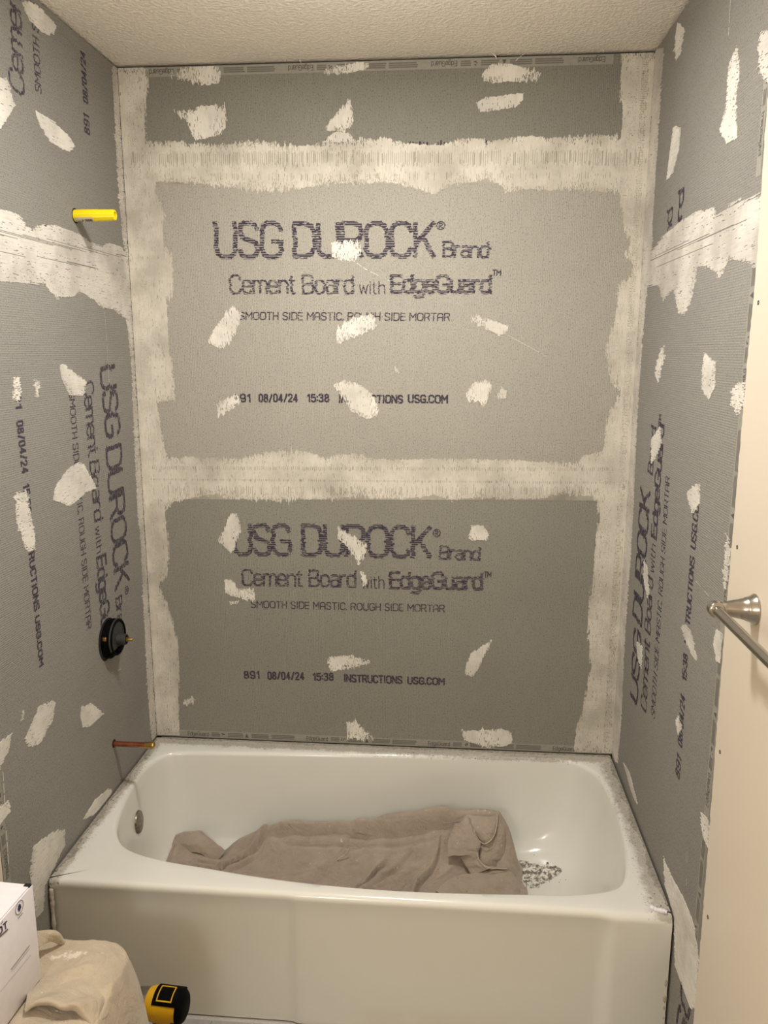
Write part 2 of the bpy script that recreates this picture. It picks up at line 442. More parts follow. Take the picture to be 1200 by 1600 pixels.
# ------------------------------------------------------------------ printed lettering
def _c(*v): return list(zip(v[::2], v[1::2]))
GL = {   # stroke letters: width, strokes (caps 1 high, small letters 0.72)
 'U': (.62, [_c(0,1, 0,.24, .05,.09, .18,0, .44,0, .57,.09, .62,.24, .62,1)]),
 'S': (.58, [_c(.56,.82, .51,.94, .41,1, .17,1, .06,.94, .02,.83, .02,.70, .07,.59, .17,.54, .41,.46, .52,.41, .57,.30, .57,.17, .51,.05, .41,0, .17,0, .06,.06, .01,.18)]),
 'G': (.62, [_c(.60,.80, .55,.93, .43,1, .20,1, .07,.93, 0,.78, 0,.22, .07,.07, .20,0, .43,0, .56,.06, .62,.18, .62,.46, .34,.46)]),
 'D': (.62, [_c(0,0, 0,1, .34,1, .54,.93, .62,.76, .62,.24, .54,.07, .34,0, 0,0)]),
 'R': (.60, [_c(0,0, 0,1, .40,1, .54,.93, .58,.82, .58,.66, .52,.54, .38,.48, 0,.48), _c(.36,.48, .60,0)]),
 'O': (.66, [_c(.22,0, .44,0, .58,.07, .66,.24, .66,.76, .58,.93, .44,1, .22,1, .08,.93, 0,.76, 0,.24, .08,.07, .22,0)]),
 'C': (.60, [_c(.60,.78, .54,.93, .42,1, .20,1, .07,.93, 0,.78, 0,.22, .07,.07, .20,0, .42,0, .54,.07, .60,.22)]),
 'K': (.58, [_c(0,0, 0,1), _c(.56,1, .02,.40), _c(.20,.60, .58,0)]),
 'B': (.58, [_c(0,0, 0,1, .38,1, .51,.94, .55,.84, .55,.68, .49,.57, .37,.53, 0,.53), _c(.37,.53, .52,.47, .58,.35, .58,.17, .52,.06, .38,0, 0,0)]),
 'E': (.50, [_c(.50,1, 0,1, 0,0, .50,0), _c(0,.52, .46,.52)]), 'M': (.72, [_c(0,0, 0,1, .36,.42, .72,1, .72,0)]),
 'N': (.60, [_c(0,0, 0,1, .60,0, .60,1)]), 'T': (.56, [_c(0,1, .56,1), _c(.28,1, .28,0)]), 'I': (.12, [_c(.06,0, .06,1)]),
 'H': (.58, [_c(0,0, 0,1), _c(.58,0, .58,1), _c(0,.5, .58,.5)]), 'A': (.62, [_c(0,0, 0,.72, .10,.93, .24,1, .38,1, .52,.93, .62,.72, .62,0), _c(0,.42, .62,.42)]),
 'r': (.30, [_c(0,0, 0,.72), _c(0,.50, .08,.66, .18,.72, .30,.72)]),
 'a': (.46, [_c(.04,.64, .12,.72, .34,.72, .45,.63, .46,.5, .46,0), _c(.46,.42, .14,.42, .03,.35, 0,.2, .05,.06, .16,0, .32,0, .46,.10)]),
 'n': (.46, [_c(0,0, 0,.72), _c(0,.54, .10,.68, .20,.72, .32,.72, .43,.64, .46,.5, .46,0)]),
 'd': (.48, [_c(.48,0, .48,1), _c(.48,.56, .38,.70, .30,.72, .16,.72, .05,.64, 0,.50, 0,.22, .05,.07, .16,0, .30,0, .40,.04, .48,.16)]),
 'e': (.48, [_c(0,.38, .48,.38, .48,.52, .42,.66, .30,.72, .18,.72, .06,.66, 0,.52, 0,.20, .06,.06, .18,0, .32,0, .42,.05, .46,.14)]),
 'm': (.76, [_c(0,0, 0,.72), _c(0,.56, .08,.68, .16,.72, .26,.72, .36,.64, .38,.52, .38,0), _c(.38,.56, .46,.68, .54,.72, .64,.72, .74,.64, .76,.52, .76,0)]),
 't': (.30, [_c(.10,.94, .10,.14, .15,.03, .22,0, .30,0), _c(0,.72, .28,.72)]),
 'o': (.50, [_c(.17,0, .33,0, .45,.07, .50,.22, .50,.50, .45,.65, .33,.72, .17,.72, .05,.65, 0,.50, 0,.22, .05,.07, .17,0)]),
 'w': (.66, [_c(0,.72, .16,0, .33,.66, .50,0, .66,.72)]), 'i': (.0, [_c(0,0, 0,.72), _c(0,.90, 0,.97)]),
 'h': (.46, [_c(0,0, 0,1), _c(0,.54, .10,.68, .20,.72, .32,.72, .43,.64, .46,.5, .46,0)]),
 'g': (.48, [_c(.48,.72, .48,-.12, .43,-.25, .30,-.30, .12,-.30, .03,-.25), _c(.48,.56, .38,.70, .30,.72, .16,.72, .05,.64, 0,.50, 0,.22, .05,.07, .16,0, .30,0, .40,.04, .48,.16)]),
 'u': (.46, [_c(0,.72, 0,.20, .04,.06, .14,0, .26,0, .38,.06, .46,.20), _c(.46,.72, .46,0)]),
 '0': (.46, [_c(.16,0, .30,0, .42,.07, .46,.22, .46,.78, .42,.93, .30,1, .16,1, .04,.93, 0,.78, 0,.22, .04,.07, .16,0)]),
 '1': (.22, [_c(0,.78, .20,.98, .20,0)]), '2': (.46, [_c(0,.80, .05,.94, .16,1, .32,1, .43,.93, .46,.78, .42,.60, 0,.04, 0,0, .47,0)]),
 '3': (.44, [_c(0,.86, .06,.96, .16,1, .30,1, .41,.93, .43,.78, .40,.60, .28,.53, .16,.53), _c(.28,.53, .41,.45, .45,.28, .42,.08, .30,0, .14,0, .03,.06, 0,.18)]),
 '4': (.50, [_c(.36,0, .36,1, 0,.26, .50,.26)]), '5': (.45, [_c(.42,1, .04,1, .01,.55, .12,.62, .30,.62, .42,.55, .45,.40, .45,.20, .41,.06, .30,0, .14,0, .03,.06, 0,.18)]),
 '8': (.48, [_c(.24,.53, .08,.62, .04,.76, .08,.93, .24,1, .40,.93, .44,.76, .40,.62, .24,.53, .05,.42, 0,.25, .05,.07, .24,0, .43,.07, .48,.25, .43,.42, .24,.53)]),
 '9': (.46, [_c(.02,.16, .06,.05, .16,0, .30,0, .42,.07, .46,.22, .46,.78, .42,.93, .30,1, .16,1, .04,.93, 0,.80, 0,.60, .04,.48, .16,.42, .30,.42, .44,.54)]),
 '/': (.38, [_c(0,-.04, .38,1.04)]), ':': (.0, [_c(0,.18, 0,.26), _c(0,.62, 0,.70)]), '.': (.0, [_c(0,.0, 0,.06)]), ',': (.0, [_c(0,.08, -.06,-.10)]), ' ': (.20, [])}
GL['\u00ae'] = (1.0, [_c(.5,0, .85,.15, 1,.5, .85,.85, .5,1, .15,.85, 0,.5, .15,.15, .5,0), _c(.34,.22, .34,.78, .56,.78, .66,.68, .66,.58, .56,.48, .34,.48), _c(.5,.48, .68,.22)])
def strokes(body, L, hgt, t, gap=0.15):
    """Stroke quads of a line of text, L wide and hgt high in metres, t thick. Letters are spread to fill L."""
    ws = [GL[c][0] for c in body]; tot = sum(ws)+gap*(len(body)-1)
    k = (L-t)/max(1e-6, tot) if tot > 0 else hgt
    out = []; x = t/2
    hh = hgt-t
    for c, w in zip(body, ws):
        for st in GL[c][1]:
            pts = [Vector((x+px*k, t/2+py*hh)) for px, py in st]
            for a, b in zip(pts, pts[1:]):
                e = (b-a)
                if e.length < 1e-7: continue
                e = e.normalized(); n = Vector((-e.y, e.x))*t/2; x_ = e*t*0.35
                out.append([tuple(a-x_-n), tuple(b+x_-n), tuple(b+x_+n), tuple(a-x_+n)])
        x += (w+gap)*k
    return out
def scan(T, rows):
    """Rows of covered intervals across a list of polygons."""
    return [union([iv for q in T for iv in crossings(q, y, 1)]) for y in rows]
class Ink:
    def __init__(s, wall): s.w = wall; s.v = []; s.f = []
    def text(s, body, p0, p1, top, t=0.008, pitch=0.002, group=1, jit=0.001, drop=0.0, brk=0.3, fill=1.0, d=0.0004, gap=0.15, seed=0, uv=False):
        """p0/p1: baseline ends, top: a point on the cap line. Printed as rows of dashes the way the roller printed it."""
        if uv: A, B, C = p0, p1, top
        else: A = to_wall(s.w, *p0); B = to_wall(s.w, *p1); C = to_wall(s.w, *top)
        A = Vector(A); B = Vector(B); C = Vector(C)
        e = B-A; L = e.length; e.normalize()
        n = Vector((-e.y, e.x))
        if (C-A).dot(n) < 0: n = -n
        hgt = (C-A).dot(n)
        rr = random.Random(seed+len(body)*7)
        T = strokes(body, L, hgt, t, gap)
        y = -0.34*hgt; k = 0; sh = 0
        ys = []
        while y < hgt*1.08: ys.append(y); y += pitch
        for i, (y, iv) in enumerate(zip(ys, scan(T, ys))):
            if i % group == 0: sh = rr.gauss(0, jit)
            last = group > 1 and i % group == group-1
            for a, b in iv:
                segs = [(a+sh+rr.gauss(0, jit*0.25), b+sh+rr.gauss(0, jit*0.25))]
                if rr.random() < drop: continue
                cuts = []; q = a-0.004
                while q < b+0.004:
                    w = rr.uniform(0.003, 0.012)
                    if rr.random() < (brk if last else brk*0.10): cuts.append((q, q+w))
                    q += w
                for c0, c1 in subtract(segs, cuts):
                    if c1-c0 < 0.0004: continue
                    y0 = y-pitch*fill/2; y1 = y+pitch*fill/2
                    k = len(s.v)
                    for (q, r) in ((c0, y0), (c1, y0), (c1, y1), (c0, y1)):
                        w = A+e*q+n*r
                        if s.w != 'back' and w.y > H-0.012: w.y = H-0.012
                        s.v.append(wp(s.w, w.x, w.y, d))
                    s.f.append((k, k+1, k+2, k+3))
    def rect(s, a, b, d=0.0004):
        k = len(s.v)
        s.v += [wp(s.w, a[0], a[1], d), wp(s.w, b[0], a[1], d), wp(s.w, b[0], b[1], d), wp(s.w, a[0], b[1], d)]
        s.f.append((k, k+1, k+2, k+3))
    def poly(s, pts, d=0.0004):
        k = len(s.v); s.v += [wp(s.w, u, v, d) for u, v in pts]; s.f.append(tuple(range(k, k+len(pts))))
    def build(s, name, mat, parent): return mesh_obj(name, s.v, s.f, mat, parent)

# ================================================================== STRUCTURE
ceil = mesh_obj('ceiling', [(-0.05, 0.05, H), (W+0.05, 0.05, H), (W+0.05, YF-0.05, H), (-0.05, YF-0.05, H),
                            (-0.05, 0.05, H+0.05), (W+0.05, 0.05, H+0.05), (W+0.05, YF-0.05, H+0.05), (-0.05, YF-0.05, H+0.05)],
                [(0, 3, 2, 1)[::-1], (4, 5, 6, 7), (0, 1, 5, 4), (1, 2, 6, 5), (2, 3, 7, 6), (3, 0, 4, 7)], M['ceiling'])
structure(ceil, 'cream ceiling with a fine stippled texture over the tub', 'ceiling')
floor = box('floor', (-0.05, YF-0.05, -0.05), (W+0.05, 0.05, -0.004), M['grout'])
structure(floor, 'floor of small grey tiles with pale joints in front of the tub', 'floor')
wb = box('wall_back', (-0.08, TH, -0.01), (W+0.08, TH+0.04, H), M['studs'])
structure(wb, 'long grey cement board wall behind the tub, facing the camera', 'wall')
wl = box('wall_left', (-TH-0.04, YF, -0.01), (-TH, TH, H), M['studs'])
structure(wl, 'left side wall of cement board with valve and pipe stubs', 'wall')
wr = box('wall_right', (W+TH, YF, -0.01), (W+TH+0.04, TH, H), M['studs'])
structure(wr, 'right side wall, cement board beside cream drywall with a towel bar', 'wall')
wf = box('wall_front', (-0.08, YF-0.04, -0.01), (W+0.08, YF, H), M['paint'])
structure(wf, 'cream painted wall behind the camera', 'wall')

# floor tiles, real pieces
tsz = 0.1; bm = bmesh.new(); add_box(bm, (0.0015, 0.0015, -0.004), (tsz-0.0015, tsz-0.0015, 0.0), 0.0008, 1)
t0 = bm_obj('tile', bm, M['tile'], floor); first = True
for i in range(15):
    for j in range(18):
        x = 0.004+i*tsz; y = -0.752-(j+1)*tsz
        o = t0 if first else t0.copy()
        if not first: COL.objects.link(o); o.parent = floor
        first = False
        o.location = (x, y, random.uniform(-0.0003, 0.0003))

# cement boards
def board(wall, u0, u1, v0, v1, mat, parent):
    a = wp(wall, u0, v0, 0.0); b = wp(wall, u1, v1, -TH+0.0002)
    lo = [min(a[i], b[i]) for i in range(3)]; hi = [max(a[i], b[i]) for i in range(3)]
    return box('cement_board', lo, hi, mat, parent)
zs1 = to_wall('back', 600, 262)[1]; zs2 = to_wall('back', 600, 752)[1]
TOPZ = H-0.007; BOT = RIM+0.004
bb1 = board('back', 0.001, W-0.001, zs1+0.0015, TOPZ, M['board_back_top'], wb)
bb2 = board('back', 0.001, W-0.001, zs2+0.0015, zs1-0.0015, M['board_back'], wb)
bb3 = board('back', 0.001, W-0.001, BOT, zs2-0.0015, M['board_back_shaded'], wb)
zl = to_wall('left', 100, 395)[1]; zr = to_wall('right', 1100, 368)[1]
LB, RB = -0.925, -0.945
bl1 = board('left', LB, 0.0, zl+0.0015, TOPZ, M['board_side_top'], wl)
bl2 = board('left', LB, 0.0, 0.004, zl-0.0015, M['board_side'], wl)
br1 = board('right', RB, 0.0, zr+0.0015, TOPZ, M['board_side_top'], wr)
br2 = board('right', RB, 0.0, 0.004, zr-0.0015, M['board_side'], wr)

# cream drywall, with the torn edge of the right-hand sheet
def drywall_right():
    pts = []; z = 0.0
    key = [(2.447, -0.890), (2.0, -0.900), (1.76, -0.916), (1.23, -0.9135), (0.79, -0.929), (0.26, -0.939), (0.003, -0.941)]
    n = 240
    for k in range(n+1):
        z = 2.447-(2.444)*k/n
        y = np.interp(-z, [-a for a, b in key], [b for a, b in key])
        y += random.gauss(0, 0.0010)+0.002*math.sin(z*9)+(0.0025 if random.random() < 0.06 else 0)
        pts.append((y, z))
    V = []; F = []
    for y, z in pts:
        V += [(W-0.0025, y, z), (W+TH-0.0005, y, z), (W-0.0025, YF+0.001, z)]
    for k in range(n):
        a = 3*k; b = 3*(k+1)
        F += [(a, a+2, b+2, b), (a, b, b+1, a+1)]
    # cap back
    return mesh_obj('painted_drywall', V, F, M['paint'], wr)
drywall_right()
box('painted_drywall', (-TH+0.0004, YF+0.001, 0.003), (0.0015, LB-0.004, 2.447), M['paint'], wl)
for px, py in ((1185, 473), (1152, 855), (1125, 1175), (1106, 1433)):
    p = hit(px, py, 0, W-0.0025)
    lathe('screw', (W-0.0022, p.y, p.z), (-1, 0, 0), [(0, 0.0042), (0.0009, 0.0040), (0.0009, 0.0024), (0.0002, 0.0018)], M['dark'], wr, 12)

# dark open joint under the ceiling is left by the boards stopping short; torn paint curls hang over it
for px, py, s, a in ((768, 86, 0.03, 0.5), (822, 86, 0.04, -0.7), (468, 96, 0.018, 0.2), (447, 97, 0.012, -0.2), (940, 80, 0.012, 0.4)):
    p = hit(px, py, 1, -0.004)
    V = []; F = []; n = 8
    for k in range(n+1):
        t = k/n; ang = t*1.4
        V += [(p.x+s*a*t, -0.003-0.012*math.sin(ang*2), H-0.001-s*0.6*t*0.8), (p.x+s*a*t+0.003*(1-t)+0.0008, -0.003-0.012*math.sin(ang*2), H-0.001-s*0.6*t*0.8+0.002)]
    for k in range(n): F.append((2*k, 2*k+1, 2*k+3, 2*k+2))
    o = mesh_obj('peeling_paint', V, F, M['ceiling'], ceil)
    sm = o.modifiers.new('s', 'SOLIDIFY'); sm.thickness = 0.0008

# ================================================================== COMPOUND ON THE BACK WALL
hole_top = [(228, 60), (226, 112), (230, 125), (229, 150), (227, 185), (229, 220), (235, 222), (270, 220), (310, 224), (345, 226), (400, 219), (430, 223), (455, 229), (490, 226), (510, 221),
            (560, 219), (600, 215), (640, 224), (690, 226), (720, 217), (745, 215), (765, 222), (800, 214), (830, 212), (860, 216), (880, 214), (920, 210), (968, 213), (972, 190), (968, 150), (970, 100), (969, 40)]
hole_mid = [(245, 285), (243, 300), (250, 315), (258, 335), (255, 355), (258, 385), (270, 395), (272, 430), (270, 462), (262, 470), (264, 505), (265, 540), (270, 570), (272, 625), (258, 628), (243, 630), (250, 650), (256, 690), (260, 714),
            (300, 714), (340, 716), (375, 717), (410, 708), (450, 703), (485, 707), (510, 717), (530, 710), (550, 708), (580, 716), (620, 718), (690, 716), (745, 718), (800, 719), (860, 722), (905, 722), (912, 712), (940, 706),
            (943, 690), (945, 660), (955, 640), (965, 625), (968, 610), (955, 600), (948, 570), (946, 550), (950, 520), (960, 510), (966, 470), (968, 445), (972, 438), (983, 435), (990, 410), (975, 400), (985, 380), (975, 355), (970, 320), (968, 300),
            (950, 300), (900, 297), (860, 298), (820, 295), (790, 300), (780, 288), (760, 278), (740, 285), (700, 290), (680, 303), (650, 295), (620, 288), (600, 283), (560, 288), (520, 287), (480, 293), (450, 298), (420, 300), (390, 298), (360, 292), (330, 290), (290, 285), (260, 284)]
hole_low = [(272, 785), (300, 778), (340, 772), (350, 778), (400, 780), (440, 785), (470, 780), (520, 780), (560, 775), (600, 780), (650, 778), (680, 772), (700, 782), (740, 778), (800, 780), (850, 778), (870, 772), (900, 773), (925, 775),
            (933, 790), (935, 810), (930, 840), (928, 870), (925, 900), (920, 940), (918, 1000), (922, 1040), (915, 1080), (910, 1110), (900, 1140), (895, 1200), (282, 1200), (281, 1145), (280, 1120), (278, 1080), (280, 1040), (278, 1010), (270, 970), (262, 945), (250, 915), (262, 900), (265, 870), (262, 830), (258, 800), (265, 790)]
zb = [([(205, 236), (1000, 232), (1000, 262), (205, 262)], 'slit', 0.85), ([(330, 270), (960, 268), (960, 282), (330, 284)], 'slit', 0.30),
      ([(236, 727), (960, 730), (960, 737), (236, 735)], 'slit', 0.75), ([(236, 747), (960, 752), (960, 757), (236, 751)], 'slit', 0.7), ([(236, 758), (940, 760), (930, 776), (240, 776)], 'slit', 0.45),
      ([(194, 110), (212, 110), (266, 1140), (252, 1140)], 'tick', 0.10), ([(1004, 95), (1014, 95), (952, 1160), (942, 1160)], 'tick', 0.5),
      ([(985, 95), (1000, 95), (935, 1160), (905, 1160)], 'tick', 0.10)]
brushed('back', None, [P('back', h) for h in (hole_top, hole_mid, hole_low)], 'joint_compound', M['comp_back'], wb, thick=0.0009, rag=0.0075, side=0.002, pits=0.40, seed=11,
        zones=[(P('back', z), k, a) for z, k, a in zb], whole=((0.002, W-0.002), (BOT+0.004, TOPZ)))
def tape_layer(wall, px, mat, parent):
    q = P(wall, px); R = Ink(wall); R.poly(q, 0.0006); return R.build('mesh_tape', mat, parent)
tape_layer('back', [(200, 230), (1004, 226), (1003, 286), (203, 288)], M['mesh'], wb)
tape_layer('back', [(232, 722), (972, 726), (972, 782), (232, 780)], M['mesh'], wb)
back_patches = [
    [(267, 117), (285, 107), (320, 102), (337, 101), (345, 115), (342, 130), (325, 133), (300, 128), (280, 124)],
    [(272, 177), (300, 173), (310, 165), (352, 165), (356, 185), (350, 205), (330, 215), (305, 218), (295, 200), (290, 187)],
    [(503, 112), (535, 102), (560, 97), (577, 98), (575, 108), (545, 114), (510, 116)],
    [(508, 200), (515, 190), (530, 170), (545, 158), (553, 170), (552, 195), (535, 205), (515, 205)],
    [(505, 222), (515, 212), (525, 206), (545, 208), (558, 222)],
    [(752, 115), (770, 99), (800, 100), (845, 112), (842, 125), (810, 128), (780, 128), (755, 127)],
    [(744, 160), (760, 152), (820, 145), (815, 160), (805, 168), (780, 172), (750, 175)],
    [(517, 378), (560, 376), (565, 395), (560, 402), (543, 408), (518, 402)],
    [(363, 479), (379, 490), (371, 510), (358, 536), (345, 545), (323, 534), (338, 510)],
    [(525, 514), (547, 499), (578, 490), (587, 496), (587, 510), (569, 521), (528, 535)],
    [(736, 496), (747, 493), (794, 509), (794, 518), (780, 525), (765, 516), (739, 505)],
    [(338, 631), (371, 615), (376, 626), (363, 639), (341, 651)],
    [(521, 602), (536, 595), (558, 598), (583, 617), (592, 641), (587, 652), (572, 655), (547, 641), (536, 622)],
    [(727, 619), (739, 598), (761, 593), (769, 600), (761, 630), (754, 637), (747, 626), (732, 628)],
    [(776, 619), (783, 604), (792, 611), (791, 622), (778, 625)],
    [(617, 574), (622, 574), (623, 582), (618, 582)],
    [(360, 802), (371, 802), (376, 828), (367, 857), (360, 864), (341, 844), (349, 831)],
    [(527, 822), (547, 835), (574, 852), (569, 872), (561, 883), (543, 853), (528, 842)],
    [(562, 893), (568, 893), (575, 912), (568, 916)],
    [(351, 906), (363, 905), (373, 921), (396, 919), (400, 938), (378, 936), (352, 927)],
    [(358, 940), (373, 939), (371, 944), (360, 944)],
    [(736, 820), (754, 822), (765, 835), (761, 844), (734, 844), (732, 838)],
    [(512, 1027), (547, 1024), (580, 1033), (561, 1040), (517, 1050)],
    [(736, 1020), (769, 1000), (749, 1042), (739, 1057), (725, 1053), (730, 1035)],
    [(285, 1097), (302, 1087), (305, 1095), (292, 1103)],
    [(541, 1128), (558, 1128), (569, 1141), (582, 1152), (561, 1156), (543, 1152)],
    [(721, 1141), (747, 1141), (783, 1139), (798, 1143), (802, 1159), (791, 1166), (754, 1166), (725, 1156)]]
for i, q in enumerate(back_patches):
    brushed('back', [P('back', q)], [], 'compound_patch', M['patch_back'], wb, thick=0.0014, rag=0.006, side=0.0012, pits=0.5 if i in (1, 16, 17) else 0.22, seed=100+5*i, clip=((0.002, W-0.002), (BOT+0.003, TOPZ-0.002)))

# ================================================================== COMPOUND ON THE LEFT WALL
left_strip = [(175, 107), (180, 200), (185, 300), (193, 387), (194, 485), (200, 515), (206, 590), (210, 700), (215, 800), (220, 850), (225, 962), (229, 1050), (235, 1137), (237, 1156), (250, 1150), (262, 1150), (150, 90)]
def strip_to_corner(wall, pts, far):
    q = [to_wall(wall, *p) for p in pts]
    q = sorted(q, key=lambda a: -a[1])
    return q+[(far, q[-1][1]-0.03), (far, q[0][1]+0.03)]
ls = strip_to_corner('left', left_strip[:14], -0.0005)
lband = P('left', [(-30, 322), (0, 327), (25, 335), (50, 359), (60, 352), (85, 352), (120, 365), (140, 378), (160, 385), (170, 380), (190, 387), (198, 400), (203, 500), (185, 490), (177, 483), (160, 482), (140, 465), (125, 455), (110, 465), (87, 467), (70, 445), (50, 443), (0, 440), (-30, 438)])
lz = [(P('left', [(-30, 350), (200, 400), (200, 407), (-30, 362)]), 'slit', 0.8), (P('left', [(-30, 385), (200, 425), (200, 428), (-30, 392)]), 'slit', 0.6),
      (P('left', [(-30, 405), (200, 450), (200, 490), (-30, 430)]), 'tick', 0.04)]
brushed('left', [ls, lband], [], 'joint_compound', M['comp_side'], wl, thick=0.0009, rag=0.008, side=0.002, pits=0.4, seed=31, zones=lz, clip=((LB, -0.0005), (BOT+0.002, TOPZ)))
left_patches = [
    [(-12, 115), (0, 120), (10, 122), (15, 140), (23, 163), (10, 187), (0, 200), (-12, 200)],
    [(33, 2), (50, 3), (67, 17), (88, 40), (83, 55), (67, 53), (43, 27)],
    [(55, 173), (83, 190), (108, 213), (117, 230), (103, 237), (80, 223), (62, 197)],
    [(93, 570), (100, 570), (135, 596), (130, 619), (108, 616), (95, 590)],
    [(122, 721), (130, 725), (151, 762), (133, 770), (110, 791), (82, 780), (88, 757), (108, 730)],
    [(20, 590), (31, 590), (32, 620), (29, 632), (20, 622)],
    [(24, 772), (41, 766), (47, 800), (54, 835), (55, 857), (47, 865), (40, 860), (25, 812)],
    [(80, 1094), (86, 1097), (82, 1125), (62, 1162), (46, 1167), (37, 1157), (60, 1105)],
    [(127, 1104), (142, 1100), (162, 1116), (142, 1135), (129, 1136), (125, 1120)],
    [(35, 1111), (38, 1113), (36, 1122), (32, 1128)],
    [(-15, 1165), (0, 1158), (19, 1145), (12, 1175), (0, 1200), (-15, 1215)],
    [(129, 1282), (149, 1248), (173, 1231), (174, 1240), (149, 1271)],
    [(52, 1321), (84, 1299), (100, 1296), (101, 1321), (91, 1341), (70, 1386), (67, 1423), (56, 1434), (46, 1364)],
    [(-10, 1262), (0, 1260), (14, 1252), (15, 1268), (5, 1280), (-10, 1300)],
    [(52, 593), (58, 592), (61, 600), (58, 622), (55, 622)]]
for i, q in enumerate(left_patches):
    brushed('left', [P('left', q)], [], 'compound_patch', M['patch_side'], wl, thick=0.0014, rag=0.006, side=0.0015, pits=0.9 if i in (5, 14) else 0.25, seed=400+5*i, clip=((LB-0.002, -0.002), (0.01, TOPZ-0.002)))

# ================================================================== COMPOUND ON THE RIGHT WALL
rs = strip_to_corner('right', [(1037, 75), (1034, 125), (1030, 187), (1025, 265), (1020, 343), (1019, 390), (1011, 453), (1005, 520), (1000, 590), (994, 689), (990, 787), (986, 865), (981, 925), (975, 1025), (971, 1125), (965, 1192)], -0.0005)
rband = P('right', [(1010, 388), (1019, 390), (1037, 369), (1062, 347), (1087, 331), (1116, 327), (1122, 334), (1144, 316), (1181, 305), (1200, 302), (1200, 420), (1178, 415), (1141, 403), (1125, 434), (1106, 416), (1091, 416), (1081, 469), (1069, 492), (1060, 490), (1053, 450), (1037, 472), (1028, 444), (1008, 448)])
rz = [(P('right', [(1010, 402), (1190, 325), (1190, 336), (1010, 412)]), 'slit', 0.8), (P('right', [(1010, 422), (1190, 350), (1190, 354), (1010, 426)]), 'slit', 0.6)]
brushed('right', [rs, rband], [], 'joint_compound', M['comp_side'], wr, thick=0.0009, rag=0.010, side=0.002, pits=0.4, seed=61, zones=rz, clip=((-0.912, -0.0005), (BOT+0.002, TOPZ)))
right_patches = [
    [(1059, 34), (1070, 47), (1064, 84), (1056, 95), (1055, 62)],
    [(1151, 72), (1156, 103), (1155, 130), (1151, 150), (1153, 216), (1136, 225), (1125, 203), (1136, 166), (1136, 150), (1139, 103)],
    [(1190, 50), (1210, 40), (1210, 125), (1197, 128), (1186, 106), (1186, 65)],
    [(1053, 197), (1064, 200), (1061, 234), (1052, 269), (1042, 281), (1048, 231)],
    [(1038, 539), (1039, 557), (1032, 585), (1028, 600), (1024, 582), (1029, 557)],
    [(1101, 551), (1119, 564), (1118, 605), (1108, 624), (1097, 607), (1098, 577)],
    [(1143, 610), (1153, 599), (1167, 596), (1164, 630), (1153, 650), (1143, 630)],
    [(1032, 666), (1034, 692), (1024, 717), (1018, 726), (1018, 686)],
    [(1074, 770), (1084, 759), (1094, 756), (1094, 787), (1083, 801), (1076, 785)],
    [(1007, 875), (1012, 887), (1015, 925), (1012, 935), (1006, 905)],
    [(996, 1002), (1004, 1010), (1002, 1045), (996, 1025)],
    [(1067, 980), (1072, 972), (1080, 987), (1090, 1030), (1085, 1030), (1070, 997)],
    [(1120, 982), (1130, 990), (1126, 1035), (1120, 1035), (1115, 1005)],
    [(1059, 1115), (1066, 1137), (1060, 1150), (1057, 1132)],
    [(974, 1192), (983, 1205), (997, 1257), (990, 1247)],
    [(1095, 1270), (1106, 1277), (1109, 1305), (1105, 1322), (1097, 1300)],
    [(1037, 1340), (1050, 1370), (1070, 1407), (1085, 1447), (1092, 1495), (1088, 1575), (1080, 1575), (1055, 1505), (1054, 1432), (1040, 1385)],
    [(1137, 835), (1143, 850), (1138, 900), (1133, 925), (1130, 900)]]
for i, q in enumerate(right_patches):
    brushed('right', [P('right', q)], [], 'compound_patch', M['patch_side'], wr, thick=0.0014, rag=0.009, side=0.0015, pits=0.25, seed=700+5*i, clip=((-0.955, -0.002), (0.01, TOPZ-0.002)))

# ================================================================== LETTERING
def big(ink, *a, **k): k.pop('weight', 0); ink.text(*a, t=0.0135, pitch=0.0017, group=4, jit=0.0017, brk=0.80, gap=k.pop('gap', 0.14), **k)
def med(ink, *a, **k): w = k.pop('weight', 0); ink.text(*a, t=0.0098 if w > 0.01 else 0.0072, pitch=0.0015, group=3, jit=0.0014, brk=0.75, gap=0.13, **k)
def small(ink, *a, **k): k.pop('weight', 0); ink.text(*a, t=0.0033, pitch=0.0011, group=2, jit=0.0006, brk=0.20, gap=0.20, **k)
def date(ink, *a, **k): k.pop('weight', 0); ink.text(*a, t=0.0052, pitch=0.0013, group=2, jit=0.0004, brk=0.10, gap=0.26, **k)
ink = Ink('back')
big(ink, 'USG', (335, 405), (443, 405), (335, 345), seed=1)
big(ink, 'DUROCK', (457, 404), (681, 404), (457, 346), seed=2)
small(ink, '\u00ae', (681, 360), (696, 360), (681, 345), weight=0.01)
med(ink, 'Brand', (691, 403), (764, 404), (691, 376), seed=3)
med(ink, '.', (764, 391), (768, 391), (764, 360), seed=3)
med(ink, 'Cement Board', (358, 460), (553, 460), (358, 429), seed=4, weight=0.004)
small(ink, 'with', (561, 460), (602, 460), (561, 439), weight=0.0, seed=5)
med(ink, 'EdgeGuard', (609, 459), (768, 460), (609, 428), weight=0.024, seed=6)
small(ink, 'TM', (769, 431), (783, 431), (769, 421), weight=0.0)
small(ink, 'SMOOTH SIDE MASTIC, ROUGH SIDE MORTAR', (374, 500), (703, 502), (374, 487), seed=7, weight=0.0)
date(ink, '891', (364, 629), (392, 629), (364, 615))
date(ink, '08/04/24', (404, 629), (466, 629), (404, 615))
date(ink, '15:38', (480, 629), (515, 629), (480, 615))
date(ink, 'INSTRUCTIONS', (529, 630), (630, 631), (529, 616))
date(ink, 'USG.COM', (637, 630), (700, 631), (637, 616))
ink.build('lettering', M['ink'], bb2)
ink = Ink('back')
big(ink, 'USG', (364, 869), (457, 870), (364, 817), seed=8)
